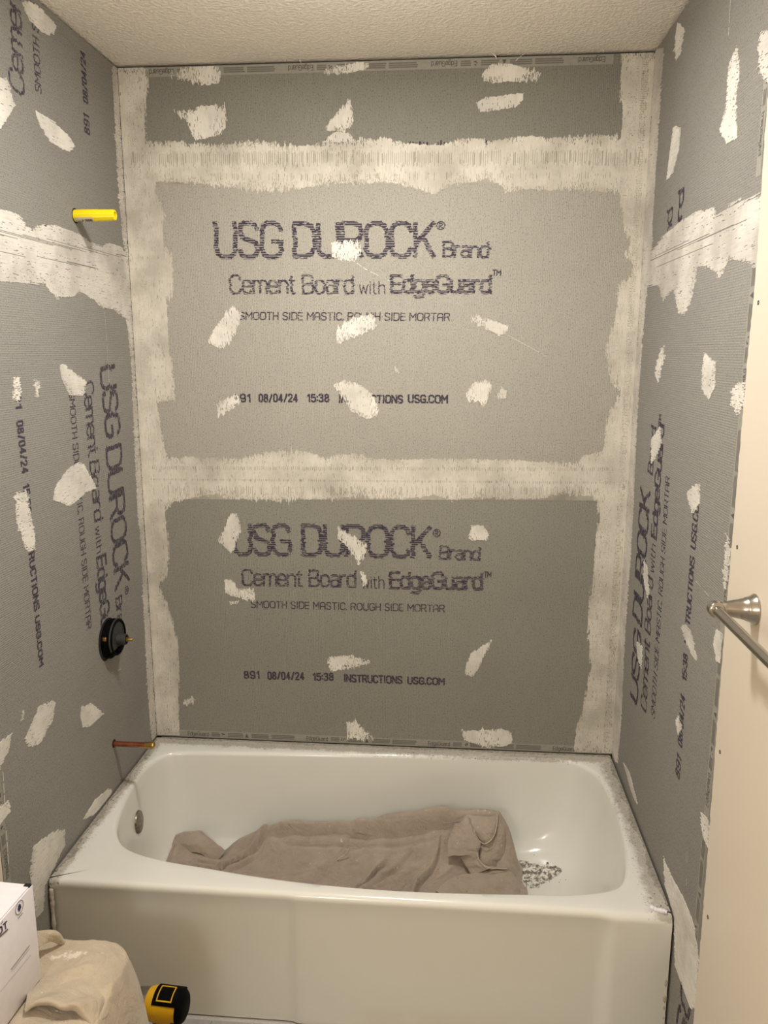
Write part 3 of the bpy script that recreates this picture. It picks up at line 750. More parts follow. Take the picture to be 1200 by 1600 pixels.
big(ink, 'DUROCK', (471, 870), (675, 874), (471, 818), seed=9)
small(ink, '\u00ae', (676, 840), (689, 840), (676, 826), weight=0.01)
med(ink, 'Brand', (686, 875), (751, 877), (686, 852), seed=10)
med(ink, 'Cement Board', (378, 916), (557, 919), (378, 888), seed=11, weight=0.004)
small(ink, 'with', (565, 920), (601, 920), (565, 900), weight=0.0, seed=12)
med(ink, 'EdgeGuard', (608, 921), (755, 923), (608, 892), weight=0.024, seed=13)
small(ink, 'TM', (756, 903), (768, 903), (756, 893), weight=0.0)
small(ink, 'SMOOTH SIDE MASTIC, ROUGH SIDE MORTAR', (392, 950), (695, 957), (392, 938), seed=14, weight=0.0)
date(ink, '891', (381, 1061), (406, 1061), (381, 1048))
date(ink, '08/04/24', (418, 1062), (476, 1063), (418, 1049))
date(ink, '15:38', (489, 1064), (522, 1064), (489, 1051))
date(ink, 'INSTRUCTIONS', (537, 1066), (629, 1069), (537, 1053))
date(ink, 'USG.COM', (636, 1069), (695, 1071), (636, 1057))
ink.build('lettering', M['ink'], bb3)
# top board: tops of letters just showing above the seam
ink = Ink('back')
rr = random.Random(3)
for a, b in ((640, 668), (684, 702), (752, 762), (828, 848)):
    x = a
    while x < b:
        w = rr.uniform(2, 5); p = to_wall('back', x, 219+rr.uniform(0, 4)); q = to_wall('back', x+w*0.7, 230); ink.rect(p, q); x += w+rr.uniform(0, 3)
ink.build('lettering', M['ink'], bb1)

ink = Ink('left')
big(ink, 'USG', (154, 573), (165, 688), (180, 573), seed=21)
big(ink, 'DUROCK', (164, 699), (179, 926), (190, 698), seed=22)
small(ink, '\u00ae', (194, 918), (195, 932), (201, 917), weight=0.01)
med(ink, 'Brand', (180, 935), (185, 1005), (191, 935), seed=23)
med(ink, 'Cement', (129, 597), (138, 714), (146, 597), seed=24, weight=0.004)
med(ink, 'Board', (139, 722), (147, 818), (155, 721), seed=24, weight=0.004)
small(ink, 'with', (148, 824), (151, 866), (157, 824), weight=0.0, seed=25)
med(ink, 'EdgeGuard', (150, 871), (161, 1032), (166, 870), weight=0.02, seed=26)
small(ink, 'SMOOTH SIDE MASTIC, ROUGH SIDE MORTAR', (107, 612), (135, 986), (116, 612), seed=27, weight=0.0)
date(ink, '891', (20, 596), (24, 640), (31, 596))
date(ink, '08/04/24', (25, 658), (34, 742), (36, 658))
date(ink, '15:38', (35, 757), (39, 805), (46, 757))
date(ink, 'INSTRUCTIONS', (40, 822), (53, 957), (50, 822))
date(ink, 'USG.COM', (54, 964), (61, 1044), (62, 964))
ink.build('lettering', M['ink'], bl2)
ink = Ink('left')
med(ink, 'Cement', (39, 154), (32, -22), (14, 148), seed=28, weight=0.004)
small(ink, 'SMOOTH SIDE', (65, 149), (58, 8), (55, 147), seed=29, weight=0.0)
date(ink, '891', (141, 213), (139, 181), (132, 212))
date(ink, '08/04/24', (138, 164), (133, 83), (130, 163))
date(ink, '15:3', (133, 62), (131, 38), (126, 60))
ink.build('lettering', M['ink'], bl1)

ink = Ink('right')
big(ink, 'USG', (996, 1106), (1003, 992), (984, 1088), seed=31)
big(ink, 'DUROCK', (1003, 982), (1017, 768), (988, 960), seed=32)
med(ink, 'Brand', (1020, 744), (1026, 668), (1012, 735), seed=33)
med(ink, 'Cement Board', (1010, 1117), (1021, 905), (1001, 1100), seed=34, weight=0.004)
small(ink, 'with', (1022, 898), (1025, 853), (1015, 890), weight=0.0, seed=35)
med(ink, 'EdgeGuard', (1026, 846), (1039, 664), (1017, 832), weight=0.02, seed=36)
small(ink, 'TM', (1033, 664), (1034, 648), (1029, 660), weight=0.0)
small(ink, 'SMOOTH SIDE MASTIC, ROUGH SIDE MORTAR', (1023, 1125), (1047, 746), (1017, 1116), seed=37, weight=0.0)
date(ink, '891', (1062, 1221), (1065, 1187), (1055, 1208))
date(ink, '08/04/24', (1066, 1171), (1071, 1090), (1059, 1158))
date(ink, '15:38', (1073, 1068), (1075, 1024), (1066, 1056))
date(ink, 'INSTRUCTIONS', (1076, 1012), (1086, 872), (1069, 1000))
date(ink, 'USG.COM', (1087, 861), (1094, 775), (1079, 850))
big(ink, 'USG', (1062, 1720), (1084, 1545), (1050, 1650), seed=38)
ink.build('lettering', M['ink'], br2)
ink = Ink('right')
med(ink, 'nd', (1049, 372), (1052, 322), (1040, 362), seed=39, weight=0.01)
med(ink, 'ard', (1064, 372), (1070, 292), (1055, 362), seed=40, weight=0.02)
ink.build('lettering', M['ink'], br1)

# ------------------------------------------------------------------ factory edge tapes with their small print
def tape_strip(wall, along, lo, hi, e0, e1, upside, parent, seed):
    """A strip from lo to hi along the given axis (0=u, 1=v), between e0 and e1 on the other axis."""
    R = Runs(wall); rr = random.Random(seed)
    def rect(t, a, b, c, d, dep):
        if along == 0: t.rect((a, c), (b, d), dep)
        else: t.rect((c, a), (d, b), dep)
    tp = Ink(wall); rect(tp, lo, hi, e0, e1, 0.0003)
    tape = tp.build('edge_tape', M['tape'], parent)
    blk = Ink(wall); fa = Ink(wall)
    w = e1-e0; p = lo+0.03
    while p < hi-0.05:
        for kind, ln in (('text', 0.082), ('block', 0.034), ('logo', 0.022), ('block', 0.058), ('tri', 0.022), ('block', 0.068), ('block', 0.088), ('gap', 0.03)):
            if p+ln > hi: break
            m0, m1 = e0+w*0.22, e0+w*0.80
            if kind == 'block':
                for r0, r1 in ((0.0, 0.27), (0.36, 0.63), (0.72, 1.0)):
                    rect(blk, p+0.004, p+ln*rr.uniform(0.9, 0.97), m0+(m1-m0)*r0, m0+(m1-m0)*r1, 0.0005)
            elif kind == 'logo':
                for k in range(6):
                    a = p+0.003+rr.random()*0.012; c = m0+rr.random()*(m1-m0)*0.8
                    rect(fa, a, a+0.0035, c, c+0.003, 0.0006)
            elif kind == 'tri':
                pts = [(p+0.004, m0), (p+0.016, m0), (p+0.010, m1)] if not upside else [(p+0.004, m1), (p+0.016, m1), (p+0.010, m0)]
                if along == 1: pts = [(b, a) for a, b in pts]
                fa.poly(pts, 0.0006)
            elif kind == 'text':
                a, b = p+0.004, p+ln-0.006
                if along == 0:
                    if upside: fa.text('EdgeGuard', (b, m1), (a, m1), (b, m0), uv=True, t=0.0018, pitch=0.0009, jit=0.0001, brk=0, d=0.0006, gap=0.2)
                    else: fa.text('EdgeGuard', (a, m0), (b, m0), (a, m1), uv=True, t=0.0018, pitch=0.0009, jit=0.0001, brk=0, d=0.0006, gap=0.2)
                else:
                    if upside: fa.text('EdgeGuard', (m1, b), (m1, a), (m0, b), uv=True, t=0.0018, pitch=0.0009, jit=0.0001, brk=0, d=0.0006, gap=0.2)
                    else: fa.text('EdgeGuard', (m1, a), (m1, b), (m0, a), uv=True, t=0.0018, pitch=0.0009, jit=0.0001, brk=0, d=0.0006, gap=0.2)
            p += ln
    blk.build('printed_block', M['tape_block'], parent); fa.build('tape_lettering', M['ink_faint'], parent)
tape_strip('back', 0, 0.06, 1.40, TOPZ-0.026, TOPZ-0.001, True, bb1, 1)
tape_strip('back', 0, 0.075, 1.42, BOT+0.001, BOT+0.026, False, bb3, 2)
tape_strip('right', 1, 0.30, zr-0.05, -0.915, -0.885, False, br2, 3)
tape_strip('right', 1, zr+0.06, TOPZ-0.01, -0.890, -0.866, False, br1, 4)
tape_strip('left', 1, 0.05, 1.05, LB+0.001, LB+0.026, True, bl2, 5)
# fine trowel scratches
def scratch(wall, pts, w, parent):
    s = Ink(wall); q = P(wall, pts)
    for a, b in zip(q, q[1:]):
        a = Vector(a); b = Vector(b); n = Vector((-(b-a).y, (b-a).x)).normalized()*w/2
        m = 9
        for k in range(m):
            if random.random() < 0.25: continue
            c = a.lerp(b, k/m); d = a.lerp(b, (k+0.85)/m)
            s.poly([tuple(c-n), tuple(d-n), tuple(d+n), tuple(c+n)], 0.0007)
    s.build('scratch', M['comp_back'], parent)
scratch('back', [(548, 404), (570, 420), (610, 440)], 0.0028, bb2)
scratch('back', [(794, 524), (838, 548), (860, 560)], 0.0016, bb2)
scratch('left', [(163, 487), (167, 540), (170, 598)], 0.0018, bl2)
scratch('left', [(170, 1053), (190, 1045)], 0.002, bl2)
scratch('right', [(1088, 908), (1112, 936)], 0.002, br2)
scratch('right', [(1142, 0), (1139, 55)], 0.003, br1)
scratch('right', [(1074, 1330), (1073, 1385)], 0.003, br2)
scratch('left', [(4, 1205), (14, 1370)], 0.003, bl2)

# ================================================================== BATHTUB
def build_tub():
    X0, X1, Y0, Y1 = 0.005, W-0.006, -TUB, -0.004
    inner = [(0.067, -0.121), (0.110, -0.098), (0.18, -0.090), (0.45, -0.074), (0.776, -0.056), (1.10, -0.042), (1.291, -0.036), (1.37, -0.045), (1.42, -0.085), (1.449, -0.161), (1.459, -0.333),
             (1.446, -0.513), (1.420, -0.620), (1.382, -0.664), (1.295, -0.688), (1.187, -0.697), (0.987, -0.708), (0.832, -0.711), (0.642, -0.701), (0.50, -0.685), (0.372, -0.664), (0.247, -0.642), (0.149, -0.606),
             (0.093, -0.543), (0.062, -0.450), (0.042, -0.319), (0.038, -0.206)]
    sp = catmull([(x, y, 0) for x, y in inner], 12, True)
    C = Vector((0.76, -0.38, 0))
    outer = []
    def seg(a, b, n):
        for k in range(n): outer.append(Vector(a).lerp(Vector(b), k/n))
    seg((X0, Y0, 0), (X1, Y0, 0), 150); seg((X1, Y0, 0), (X1, Y1, 0), 50); seg((X1, Y1, 0), (X0, Y1, 0), 90); seg((X0, Y1, 0), (X0, Y0, 0), 50)
    S = [(p.x, p.y) for p in sp]
    def cast(d):
        best = None
        for i in range(len(S)):
            a = Vector(S[i]); b = Vector(S[(i+1) % len(S)])
            e = b-a; den = d.x*e.y-d.y*e.x
            if abs(den) < 1e-12: continue
            w = a-Vector((C.x, C.y))
            t = (w.x*e.y-w.y*e.x)/den; s = (w.x*d.y-w.y*d.x)/den
            if t > 0 and -1e-6 <= s <= 1+1e-6:
                if best is None or t < best: best = t
        return best
    lip = []
    for o in outer:
        d = Vector((o.x-C.x, o.y-C.y)); t = cast(d); lip.append(Vector((C.x+d.x*t, C.y+d.y*t, 0)))
    # bottom outline
    bx0, bx1, by0, by1 = 0.165, 1.235, -0.600, -0.165
    bot = []
    for o, l in zip(outer, lip):
        d = Vector((l.x-C.x, l.y-C.y))
        cx, cy = (bx0+bx1)/2, (by0+by1)/2; hx, hy = (bx1-bx0)/2, (by1-by0)/2
        a = math.atan2(d.y/0.30, d.x/0.66); n = 4.2
        ca, sa = math.cos(a), math.sin(a)
        r = (abs(ca)**n+abs(sa)**n)**(-1/n)
        bot.append(Vector((cx+hx*r*ca, cy+hy*r*sa, 0)))
    V = []; rings = []
    def sstep(a, b, x):
        t = min(1, max(0, (x-a)/(b-a))); return t*t*(3-2*t)
    def apron_y(x):
        r = 0.021*(1-sstep(1.335, 1.380, x))*1.0     # recessed panel, flush strip at its right end
        r -= 0.0065*sstep(0.600, 0.622, x)*(1-sstep(1.335, 1.380, x))
        return r
    def ring(fn):
        k = len(V)
        for i in range(len(outer)): V.append(fn(i))
        rings.append(list(range(k, k+len(outer))))
    front = [1.0 if abs(o.y-Y0) < 1e-6 else 0.0 for o in outer]
    def ap(i, z, f):
        o = outer[i]
        y = o.y + (apron_y(o.x)*f+0.010*(1-z/RIM)*0 if front[i] else 0)
        return (o.x, y, z)
    ring(lambda i: ap(i, 0.0, 1)); ring(lambda i: ap(i, 0.012, 1)); ring(lambda i: ap(i, 0.16, 1)); ring(lambda i: ap(i, 0.300, 1)); ring(lambda i: ap(i, RIM-0.030, 0.7))
    r = 0.020
    for k in range(0, 8):
        th = k/7*math.pi/2
        def f(i, th=th):
            o = outer[i]; w = front[i]
            x, y = o.x, o.y
            ins = r*(1-math.cos(th)); zz = RIM-r*(1-math.sin(th))
            if w:
                y = o.y+ins+apron_y(o.x)*0.45*(1-th/(math.pi/2))
                return (x, y, zz)
            # side and back edges stay square under the boards
            return (x, y, zz if o.y > Y0+0.05 or not w else zz)
        ring(f)
    def mid(i, t, dz):
        a = Vector(V[rings[-1][i]]) if False else Vector((outer[i].x, outer[i].y+(r if front[i] else 0), 0))
        p = a.lerp(lip[i], t); return (p.x, p.y, RIM+dz)
    ring(lambda i: mid(i, 0.35, 0.0)); ring(lambda i: mid(i, 0.7, -0.001))
    # inner roll and bowl
    def nrm(i):
        a = lip[(i-1) % len(lip)]; b = lip[(i+1) % len(lip)]; t = (b-a).normalized(); return Vector((-t.y, t.x, 0))   # inward for ccw order
    rr_ = 0.012
    ring(lambda i: tuple(lip[i]-nrm(i)*rr_*0.9+Vector((0, 0, RIM-0.0015))))
    for th in (0.25, 0.5, 0.75, 1.0):
        a = th*math.pi/2
        ring(lambda i, a=a: tuple(lip[i]-nrm(i)*rr_*(0.9-math.sin(a)*0.9)+Vector((0, 0, RIM-0.0015-rr_*1.2*(1-math.cos(a))))))
    z0 = RIM-0.016; zb_ = 0.055
    M_ = 16
    for k in range(1, M_+1):
        t = k/M_
        def f(i, t=t):
            # steep wall then round into the floor
            hor = t**1.7*0.55+ (1-math.sqrt(max(0, 1-t**2.2)))*0.45
            ver = 1-(1-t)**1.25
            ver = math.sin(ver*math.pi/2)**0.95 if t < 1 else 1
            p = lip[i].lerp(bot[i], hor)
            return (p.x, p.y, z0+(zb_-z0)*ver)
        ring(f)
    for s in (0.9, 0.6, 0.25):
        def f(i, s=s):
            p = Vector(((bx0+bx1)/2, (by0+by1)/2, 0)).lerp(bot[i], s)
            return (p.x, p.y, zb_-0.004*(1-s))
        ring(f)
    F = []
    n = len(outer)
    for a, b in zip(rings, rings[1:]):
        for i in range(n):
            j = (i+1) % n
            F.append((a[i], a[j], b[j], b[i]))
    F.append(tuple(rings[-1]))
    return V, F
tub = thing('bathtub', (0, 0, 0), 'white enamelled bathtub with a dusty rim set between three grey cement board walls', 'bathtub')
tv, tf = build_tub()
shell = mesh_obj('tub_shell', tv, tf, M['enamel'], tub, True)
shell.data.set_sharp_from_angle(angle=math.radians(50))
bpy.context.view_layer.update()
from mathutils.bvhtree import BVHTree
TB = BVHTree.FromPolygons([Vector(v) for v in tv], tf)
def on_tub(px, py, off=0.0):
    h = TB.ray_cast(CAM, ray(px, py).normalized())
    n = h[1] if h[1].dot(ray(px, py)) < 0 else -h[1]
    return h[0]+n*off, n
def tub_z(x, y):
    h = TB.ray_cast(Vector((x, y, 1.0)), Vector((0, 0, -1)))
    return h[0].z if h[0] else 0.06
# overflow plate
p, n = on_tub(216, 1284)
lathe('overflow_plate', p-n*0.004, n, [(0, 0.0345), (0.006, 0.0345), (0.0095, 0.0325), (0.0115, 0.026), (0.0122, 0.012), (0.0124, 0.0006)], M['worn_chrome'], tub, 48)
for s in (-1, 1):
    side = n.cross(Vector((0, 0, 1))).normalized()
    lathe('screw', p+n*0.0078+side*0.012*s, n, [(0, 0.0035), (0.001, 0.0033), (0.0014, 0.002)], M['steel'], tub, 12)
# caulk beads at the front corners
def bead(pts, rad, name, mat, parent, seed):
    rr = random.Random(seed); bm = bmesh.new(); rings = []
    sp = catmull(pts, 14)
    for i, c in enumerate(sp):
        t = (sp[min(i+1, len(sp)-1)]-sp[max(i-1, 0)]).normalized()
        a = t.orthogonal().normalized(); b = t.cross(a); R_ = rad*(0.7+0.5*rr.random())
        rings.append([bm.verts.new(c+a*math.cos(k*math.pi/4)*R_+b*math.sin(k*math.pi/4)*R_) for k in range(8)])
    for r0, r1 in zip(rings, rings[1:]):
        for k in range(8): bm.faces.new((r0[k], r0[(k+1) % 8], r1[(k+1) % 8], r1[k]))
    bm.faces.new(rings[0][::-1]); bm.faces.new(rings[-1])
    bmesh.ops.recalc_face_normals(bm, faces=bm.faces)
    return bm_obj(name, bm, mat, parent, True)
bead([(1.5005, -0.752, 0.004), (1.5005, -0.754, 0.12), (1.5, -0.754, 0.25), (1.5, -0.752, 0.34)], 0.0065, 'caulk_bead', M['bead'], tub, 1)
bead([(0.009, -0.752, 0.004), (0.0085, -0.754, 0.15), (0.009, -0.753, 0.27), (0.009, -0.750, 0.345)], 0.0055, 'caulk_bead', M['bead'], tub, 2)
bead([(1.494, -0.745, 0.3715), (1.485, -0.742, 0.3725), (1.470, -0.738, 0.372), (1.462, -0.728, 0.371)], 0.006, 'caulk_bead', M['card'], tub, 3)
# mortar ledge left along the walls
def ledge(pts, wid, seed, name='mortar_ledge'):
    rr = random.Random(seed); V = []; F = []
    sp = catmull(pts, 40)
    for i, c in enumerate(sp):
        t = (sp[min(i+1, len(sp)-1)]-sp[max(i-1, 0)]).normalized(); nn = Vector((-t.y, t.x, 0))
        w = wid*(0.55+0.45*math.sin(i*0.23+seed)+rr.gauss(0, 0.16)); w = max(0.002, w)
        V += [tuple(c+Vector((0, 0, 0))), tuple(c+Vector((0, 0, 0.0035+rr.random()*0.001))), tuple(c+nn*w*0.8+Vector((0, 0, 0.0022+0.001*rr.random()))), tuple(c+nn*w+Vector((0, 0, 0.0)))]
    for i in range(len(sp)-1):
        for k in range(3): F.append((4*i+k, 4*(i+1)+k, 4*(i+1)+k+1, 4*i+k+1))
    return mesh_obj(name, V, F, M['grime'], tub)
ledge([(W-0.007, -0.006, RIM), (1.0, -0.006, RIM), (0.5, -0.006, RIM), (0.02, -0.006, RIM)], 0.010, 2)
ledge([(0.006, -0.01, RIM), (0.006, -0.25, RIM), (0.006, -0.5, RIM), (0.006, -0.72, RIM)], 0.016, 3)
ledge([(W-0.007, -0.72, RIM), (W-0.007, -0.4, RIM), (W-0.007, -0.2, RIM), (W-0.007, -0.01, RIM)], 0.016, 4)
# crumbs of mortar on the rim
V = []; F = []
def crumb(p, s):
    k = len(V); c = Vector(p)
    for dx, dy, dz in ((1, 0, 0), (-.5, .8, 0), (-.5, -.8, 0), (0, 0, 1)):
        V.append(tuple(c+Vector((dx*random.uniform(.6, 1.2), dy*random.uniform(.6, 1.2), dz*random.uniform(.4, .9)))*s))
    F.extend([(k, k+1, k+3), (k+1, k+2, k+3), (k+2, k, k+3)])
for _ in range(150):
    q = random.random()
    if q < 0.45: x = random.uniform(0.03, 1.49); y = -random.uniform(0.01, 0.035)
    elif q < 0.85: x = random.uniform(1.465, 1.495); y = -random.uniform(0.02, 0.72)
    else: x = random.uniform(0.012, 0.035); y = -random.uniform(0.02, 0.7)
    crumb((x, y, RIM-0.0003), random.uniform(0.001, 0.0028))
o = mesh_obj('crumbs', V, F, M['grime'], tub); o['kind'] = 'stuff'

# ================================================================== DROP CLOTH IN THE TUB
def sst(a, b, x):
    t = min(1, max(0, (x-a)/(b-a))); return t*t*(3-2*t)
def bathcloth():
    YB = -0.155
    top = [(270, 1306), (285, 1301), (312, 1300), (335, 1316), (350, 1329), (366, 1317), (390, 1306), (415, 1294), (470, 1293), (540, 1291), (600, 1284), (660, 1277), (700, 1271), (750, 1266), (780, 1269), (790, 1285)]
    pts = []
    for x, y in top:
        p = hit(x, y, 1, YB); pts.append((p.x, max(p.z, 0.062)))
    xs = [p[0] for p in pts]; zs = [p[1] for p in pts]
    x0, x1 = xs[0], xs[-1]+0.055
    nx, ny = 440, 130
    V = []; F = []
    def ridge(x, y, a, b, w, h):
        ax, ay = a; bx, by = b
        dx, dy = bx-ax, by-ay; L2 = dx*dx+dy*dy
        t = ((x-ax)*dx+(y-ay)*dy)/L2; tt = min(1, max(0, t))
        d2 = (x-ax-dx*tt)**2+(y-ay-dy*tt)**2
        s = (x-ax)*dy-(y-ay)*dx
        ww = w*(0.55 if s > 0 else 1.3)
        return h*(math.exp(-math.sqrt(d2+4e-6)/(ww*0.55))-0.30*math.exp(-((math.sqrt(d2)-ww*1.1)/(ww*0.5))**2))*math.sin(math.pi*min(1, max(0.0, 0.12+0.76*tt)))
    R_ = []
    def onc(px, py):
        p = hit(px, py, 2, 0.085)
        if p.y > -0.175:
            y_ = -0.165-max(0, py-1292)*0.0006; p = hit(px, py, 1, y_)
        return p
    def pr(pa, pb, w, h):
        a = onc(*pa); b = onc(*pb); R_.append(((a.x, a.y), (b.x, b.y), w, h))
    pr((352, 1356), (414, 1300), 0.020, 0.030); pr((440, 1310), (560, 1306), 0.012, 0.010); pr((460, 1326), (560, 1322), 0.012, 0.011); pr((560, 1308), (700, 1300), 0.013, 0.015)
    pr((545, 1392), (640, 1336), 0.018, 0.020); pr((640, 1392), (690, 1335), 0.022, 0.018); pr((700, 1400), (800, 1362), 0.02, 0.02); pr((480, 1376), (540, 1340), 0.015, 0.008); pr((590, 1400), (660, 1360), 0.014, 0.012)
    pr((300, 1345), (352, 1345), 0.016, 0.014); pr((560, 1385), (650, 1360), 0.016, 0.010)
    rw = random.Random(21)
    for _ in range(46):
        a = rw.uniform(-0.5, 0.6); L = rw.uniform(0.05, 0.20); qx = rw.uniform(0.12, 1.15); qy = -rw.uniform(0.18, 0.33)
        R_.append(((qx, qy), (qx+L*math.cos(a), qy+L*math.sin(a)), rw.uniform(0.006, 0.012), rw.uniform(0.003, 0.008)))
    def crease(pa, pb, h=0.012, w=0.010):
        a = onc(*pa); b = onc(*pb); CR.append(((a.x, a.y), (b.x, b.y), h, w))
    CR = []
    crease((350, 1352), (414, 1300), 0.014); crease((432, 1304), (560, 1307)); crease((560, 1307), (705, 1303), 0.012); crease((450, 1322), (560, 1325), 0.009); crease((545, 1388), (600, 1352), 0.010)
    crease((645, 1388), (685, 1342), 0.010); crease((300, 1350), (350, 1352), 0.012); crease((600, 1290), (700, 1286), 0.006); crease((560, 1330), (680, 1322), 0.005)
    n1 = np.random.default_rng(5).uniform(0, 6.28, 24)
    for j in range(ny+1):
        t = j/ny
        for i in range(nx+1):
            s = i/nx; x = x0+(x1-x0)*s
            zb = np.interp(x, xs, zs)
            rightfall = sst(xs[-1]-0.005, x1, x)
            zb = zb*(1-rightfall)+0.064*rightfall
            y = YB - t*0.36 + 0.012*math.sin(x*9)*t
            y += 0.012*math.sin(t*9+x*3)*rightfall
            base = 0.0595+0.003
            # draped up the back slope with a rolled top band
            z = base+(zb-base)*math.exp(-(t*0.36/0.050)**1.5)
            roll = 0.010*math.exp(-((t*0.36-0.012)/0.010)**2)
            z += roll*(1-rightfall)*sst(0.36, 0.44, x)
            z += 0.0035*math.sin(x*31+3*math.sin(y*14)+n1[0])*math.sin(y*38+2*math.sin(x*9))+0.0020*math.sin(x*73+y*51+n1[1])*math.sin(y*70-x*21)
            z += 0.003*(math.sin(x*14+y*30)+1)
            for a, b, w, h in R_:
                if min(a[0], b[0])-0.06 < x < max(a[0], b[0])+0.06: z += ridge(x, y, a, b, w, h)
            for a, b, h, w in CR:              # lap over: step down on the near side with a tight groove
                if not (min(a[0], b[0])-0.05 < x < max(a[0], b[0])+0.05): continue
                dx, dy = b[0]-a[0], b[1]-a[1]; L = math.hypot(dx, dy)
                tt = ((x-a[0])*dx+(y-a[1])*dy)/(L*L); s_ = (dx*(y-a[1])-dy*(x-a[0]))/L
                if -0.15 < tt < 1.15:
                    en = sst(-0.15, 0.1, tt)*(1-sst(0.9, 1.15, tt))
                    z += en*h*(math.exp(-max(0, s_)/0.016)*(1 if s_ > 0 else 0) - 1.0*math.exp(-((s_+0.004)/0.0045)**2))*1.9
            left = 1-sst(x0+0.0, x0+0.02, x)
            z = z*(1-left)+(base)*left if t > 0.02 else z
            tz = tub_z(min(1.4, max(0.06, x)), y)+0.0025
            xx = x+0.006*math.sin(y*45+x*12)*sst(0, 0.1, t)+0.012*math.sin(t*7+1)*(1-sst(x0, x0+0.15, x))
            V.append((xx, y, max(z, tz)))
    for j in range(ny):
        for i in range(nx):
            a = j*(nx+1)+i; F.append((a, a+nx+1, a+nx+2, a+1))
    return V, F
dc = thing('drop_cloth', (0.7, -0.3, 0.0595), 'crumpled grey canvas drop cloth lying inside the bathtub', 'cloth')
cv, cf = bathcloth()
cv = [(x-0.7, y+0.3, z-0.0595) for x, y, z in cv]
o = mesh_obj('cloth_sheet', cv, cf, M['cloth_tub'], dc, True)
m = o.modifiers.new('s', 'SOLIDIFY'); m.thickness = 0.0022; m.offset = 1

def sheet(name, rows, mat, parent, off, thick=0.0022, nn=10, mm=8):
    """A folded piece of cloth given by rows of control points."""
    R2 = [catmull(r, nn) for r in rows]
    cols = list(zip(*R2)); G_ = [catmull(c, mm) for c in cols]
    V = []; F = []
    for a in G_:
        for p_ in a:
            w = 0.0012*math.sin(p_.x*120+p_.z*90)+0.001*math.sin(p_.z*210+p_.y*160)
            V.append((p_.x-off[0], p_.y-off[1]+w, p_.z-off[2]+w))
    n = len(G_[0])
    for i in range(len(G_)-1):
        for j in range(n-1): F.append((i*n+j, (i+1)*n+j, (i+1)*n+j+1, i*n+j+1))
    o = mesh_obj(name, V, F, mat, parent, True)
    m = o.modifiers.new('s', 'SOLIDIFY'); m.thickness = thick
    return o
def pz(px, py, y):                        # a point at pixel, on the plane Y = y
    p = hit(px, py, 1, y); return (p.x, p.y, p.z)
OFF = (0.7, -0.3, 0.0595)
def fold(rows): return sheet('cloth_fold', rows, M['cloth_tub'], dc, OFF)
# tall back fold standing against the slope, curling into a U with a hemmed mouth
fold([[pz(690, 1300, -0.165), pz(712, 1300, -0.17), pz(735, 1306, -0.19), pz(752, 1316, -0.215), pz(768, 1312, -0.215), pz(776, 1296, -0.19), pz(777, 1285, -0.165)],
      [pz(690, 1285, -0.155), pz(712, 1284, -0.165), pz(733, 1286, -0.19), pz(750, 1300, -0.21), pz(766, 1298, -0.21), pz(776, 1284, -0.185), pz(779, 1276, -0.160)],
      [pz(700, 1274, -0.150), pz(715, 1272, -0.155), pz(735, 1272, -0.168), pz(750, 1275, -0.175), pz(766, 1274, -0.175), pz(778, 1272, -0.165), pz(781, 1270, -0.152)]])
# outer right face falling to the tub floor
fold([[pz(778, 1271, -0.152), pz(786, 1285, -0.165), pz(789, 1312, -0.185), pz(787, 1338, -0.20), pz(782, 1352, -0.215)],
      [pz(772, 1292, -0.180), pz(776, 1304, -0.19), pz(776, 1322, -0.205), pz(770, 1342, -0.225), pz(764, 1356, -0.235)],
      [pz(744, 1322, -0.205), pz(748, 1330, -0.215), pz(750, 1340, -0.228), pz(748, 1352, -0.240), pz(744, 1362, -0.25)]])
# crossing bunch with the hem strip
fold([[pz(711, 1287, -0.180), pz(704, 1302, -0.20), pz(699, 1320, -0.22), pz(700, 1338, -0.235)],
      [pz(722, 1282, -0.195), pz(722, 1300, -0.215), pz(726, 1318, -0.232), pz(722, 1336, -0.245)],
      [pz(731, 1277, -0.190), pz(736, 1298, -0.215), pz(745, 1320, -0.235), pz(738, 1338, -0.245)],
      [pz(738, 1281, -0.180), pz(743, 1302, -0.205), pz(751, 1318, -0.225), pz(747, 1332, -0.235)]])
fold([[pz(718, 1337, -0.235), pz(726, 1350, -0.245), pz(736, 1366, -0.26)],
      [pz(731, 1333, -0.243), pz(738, 1348, -0.250), pz(750, 1364, -0.262)],
      [pz(744, 1330, -0.240), pz(748, 1346, -0.250), pz(764, 1358, -0.260)],
      [pz(748, 1331, -0.232), pz(756, 1350, -0.240), pz(795, 1356, -0.240)]])
fold([[pz(680, 1392, -0.31), pz(700, 1375, -0.28), pz(735, 1364, -0.262), pz(790, 1360, -0.24), pz(806, 1372, -0.235)],
      [pz(690, 1402, -0.33), pz(710, 1392, -0.31), pz(745, 1380, -0.285), pz(795, 1376, -0.27), pz(812, 1384, -0.262)],
      [pz(700, 1412, -0.35), pz(720, 1408, -0.34), pz(755, 1402, -0.32), pz(800, 1400, -0.315), pz(816, 1404, -0.305)]])
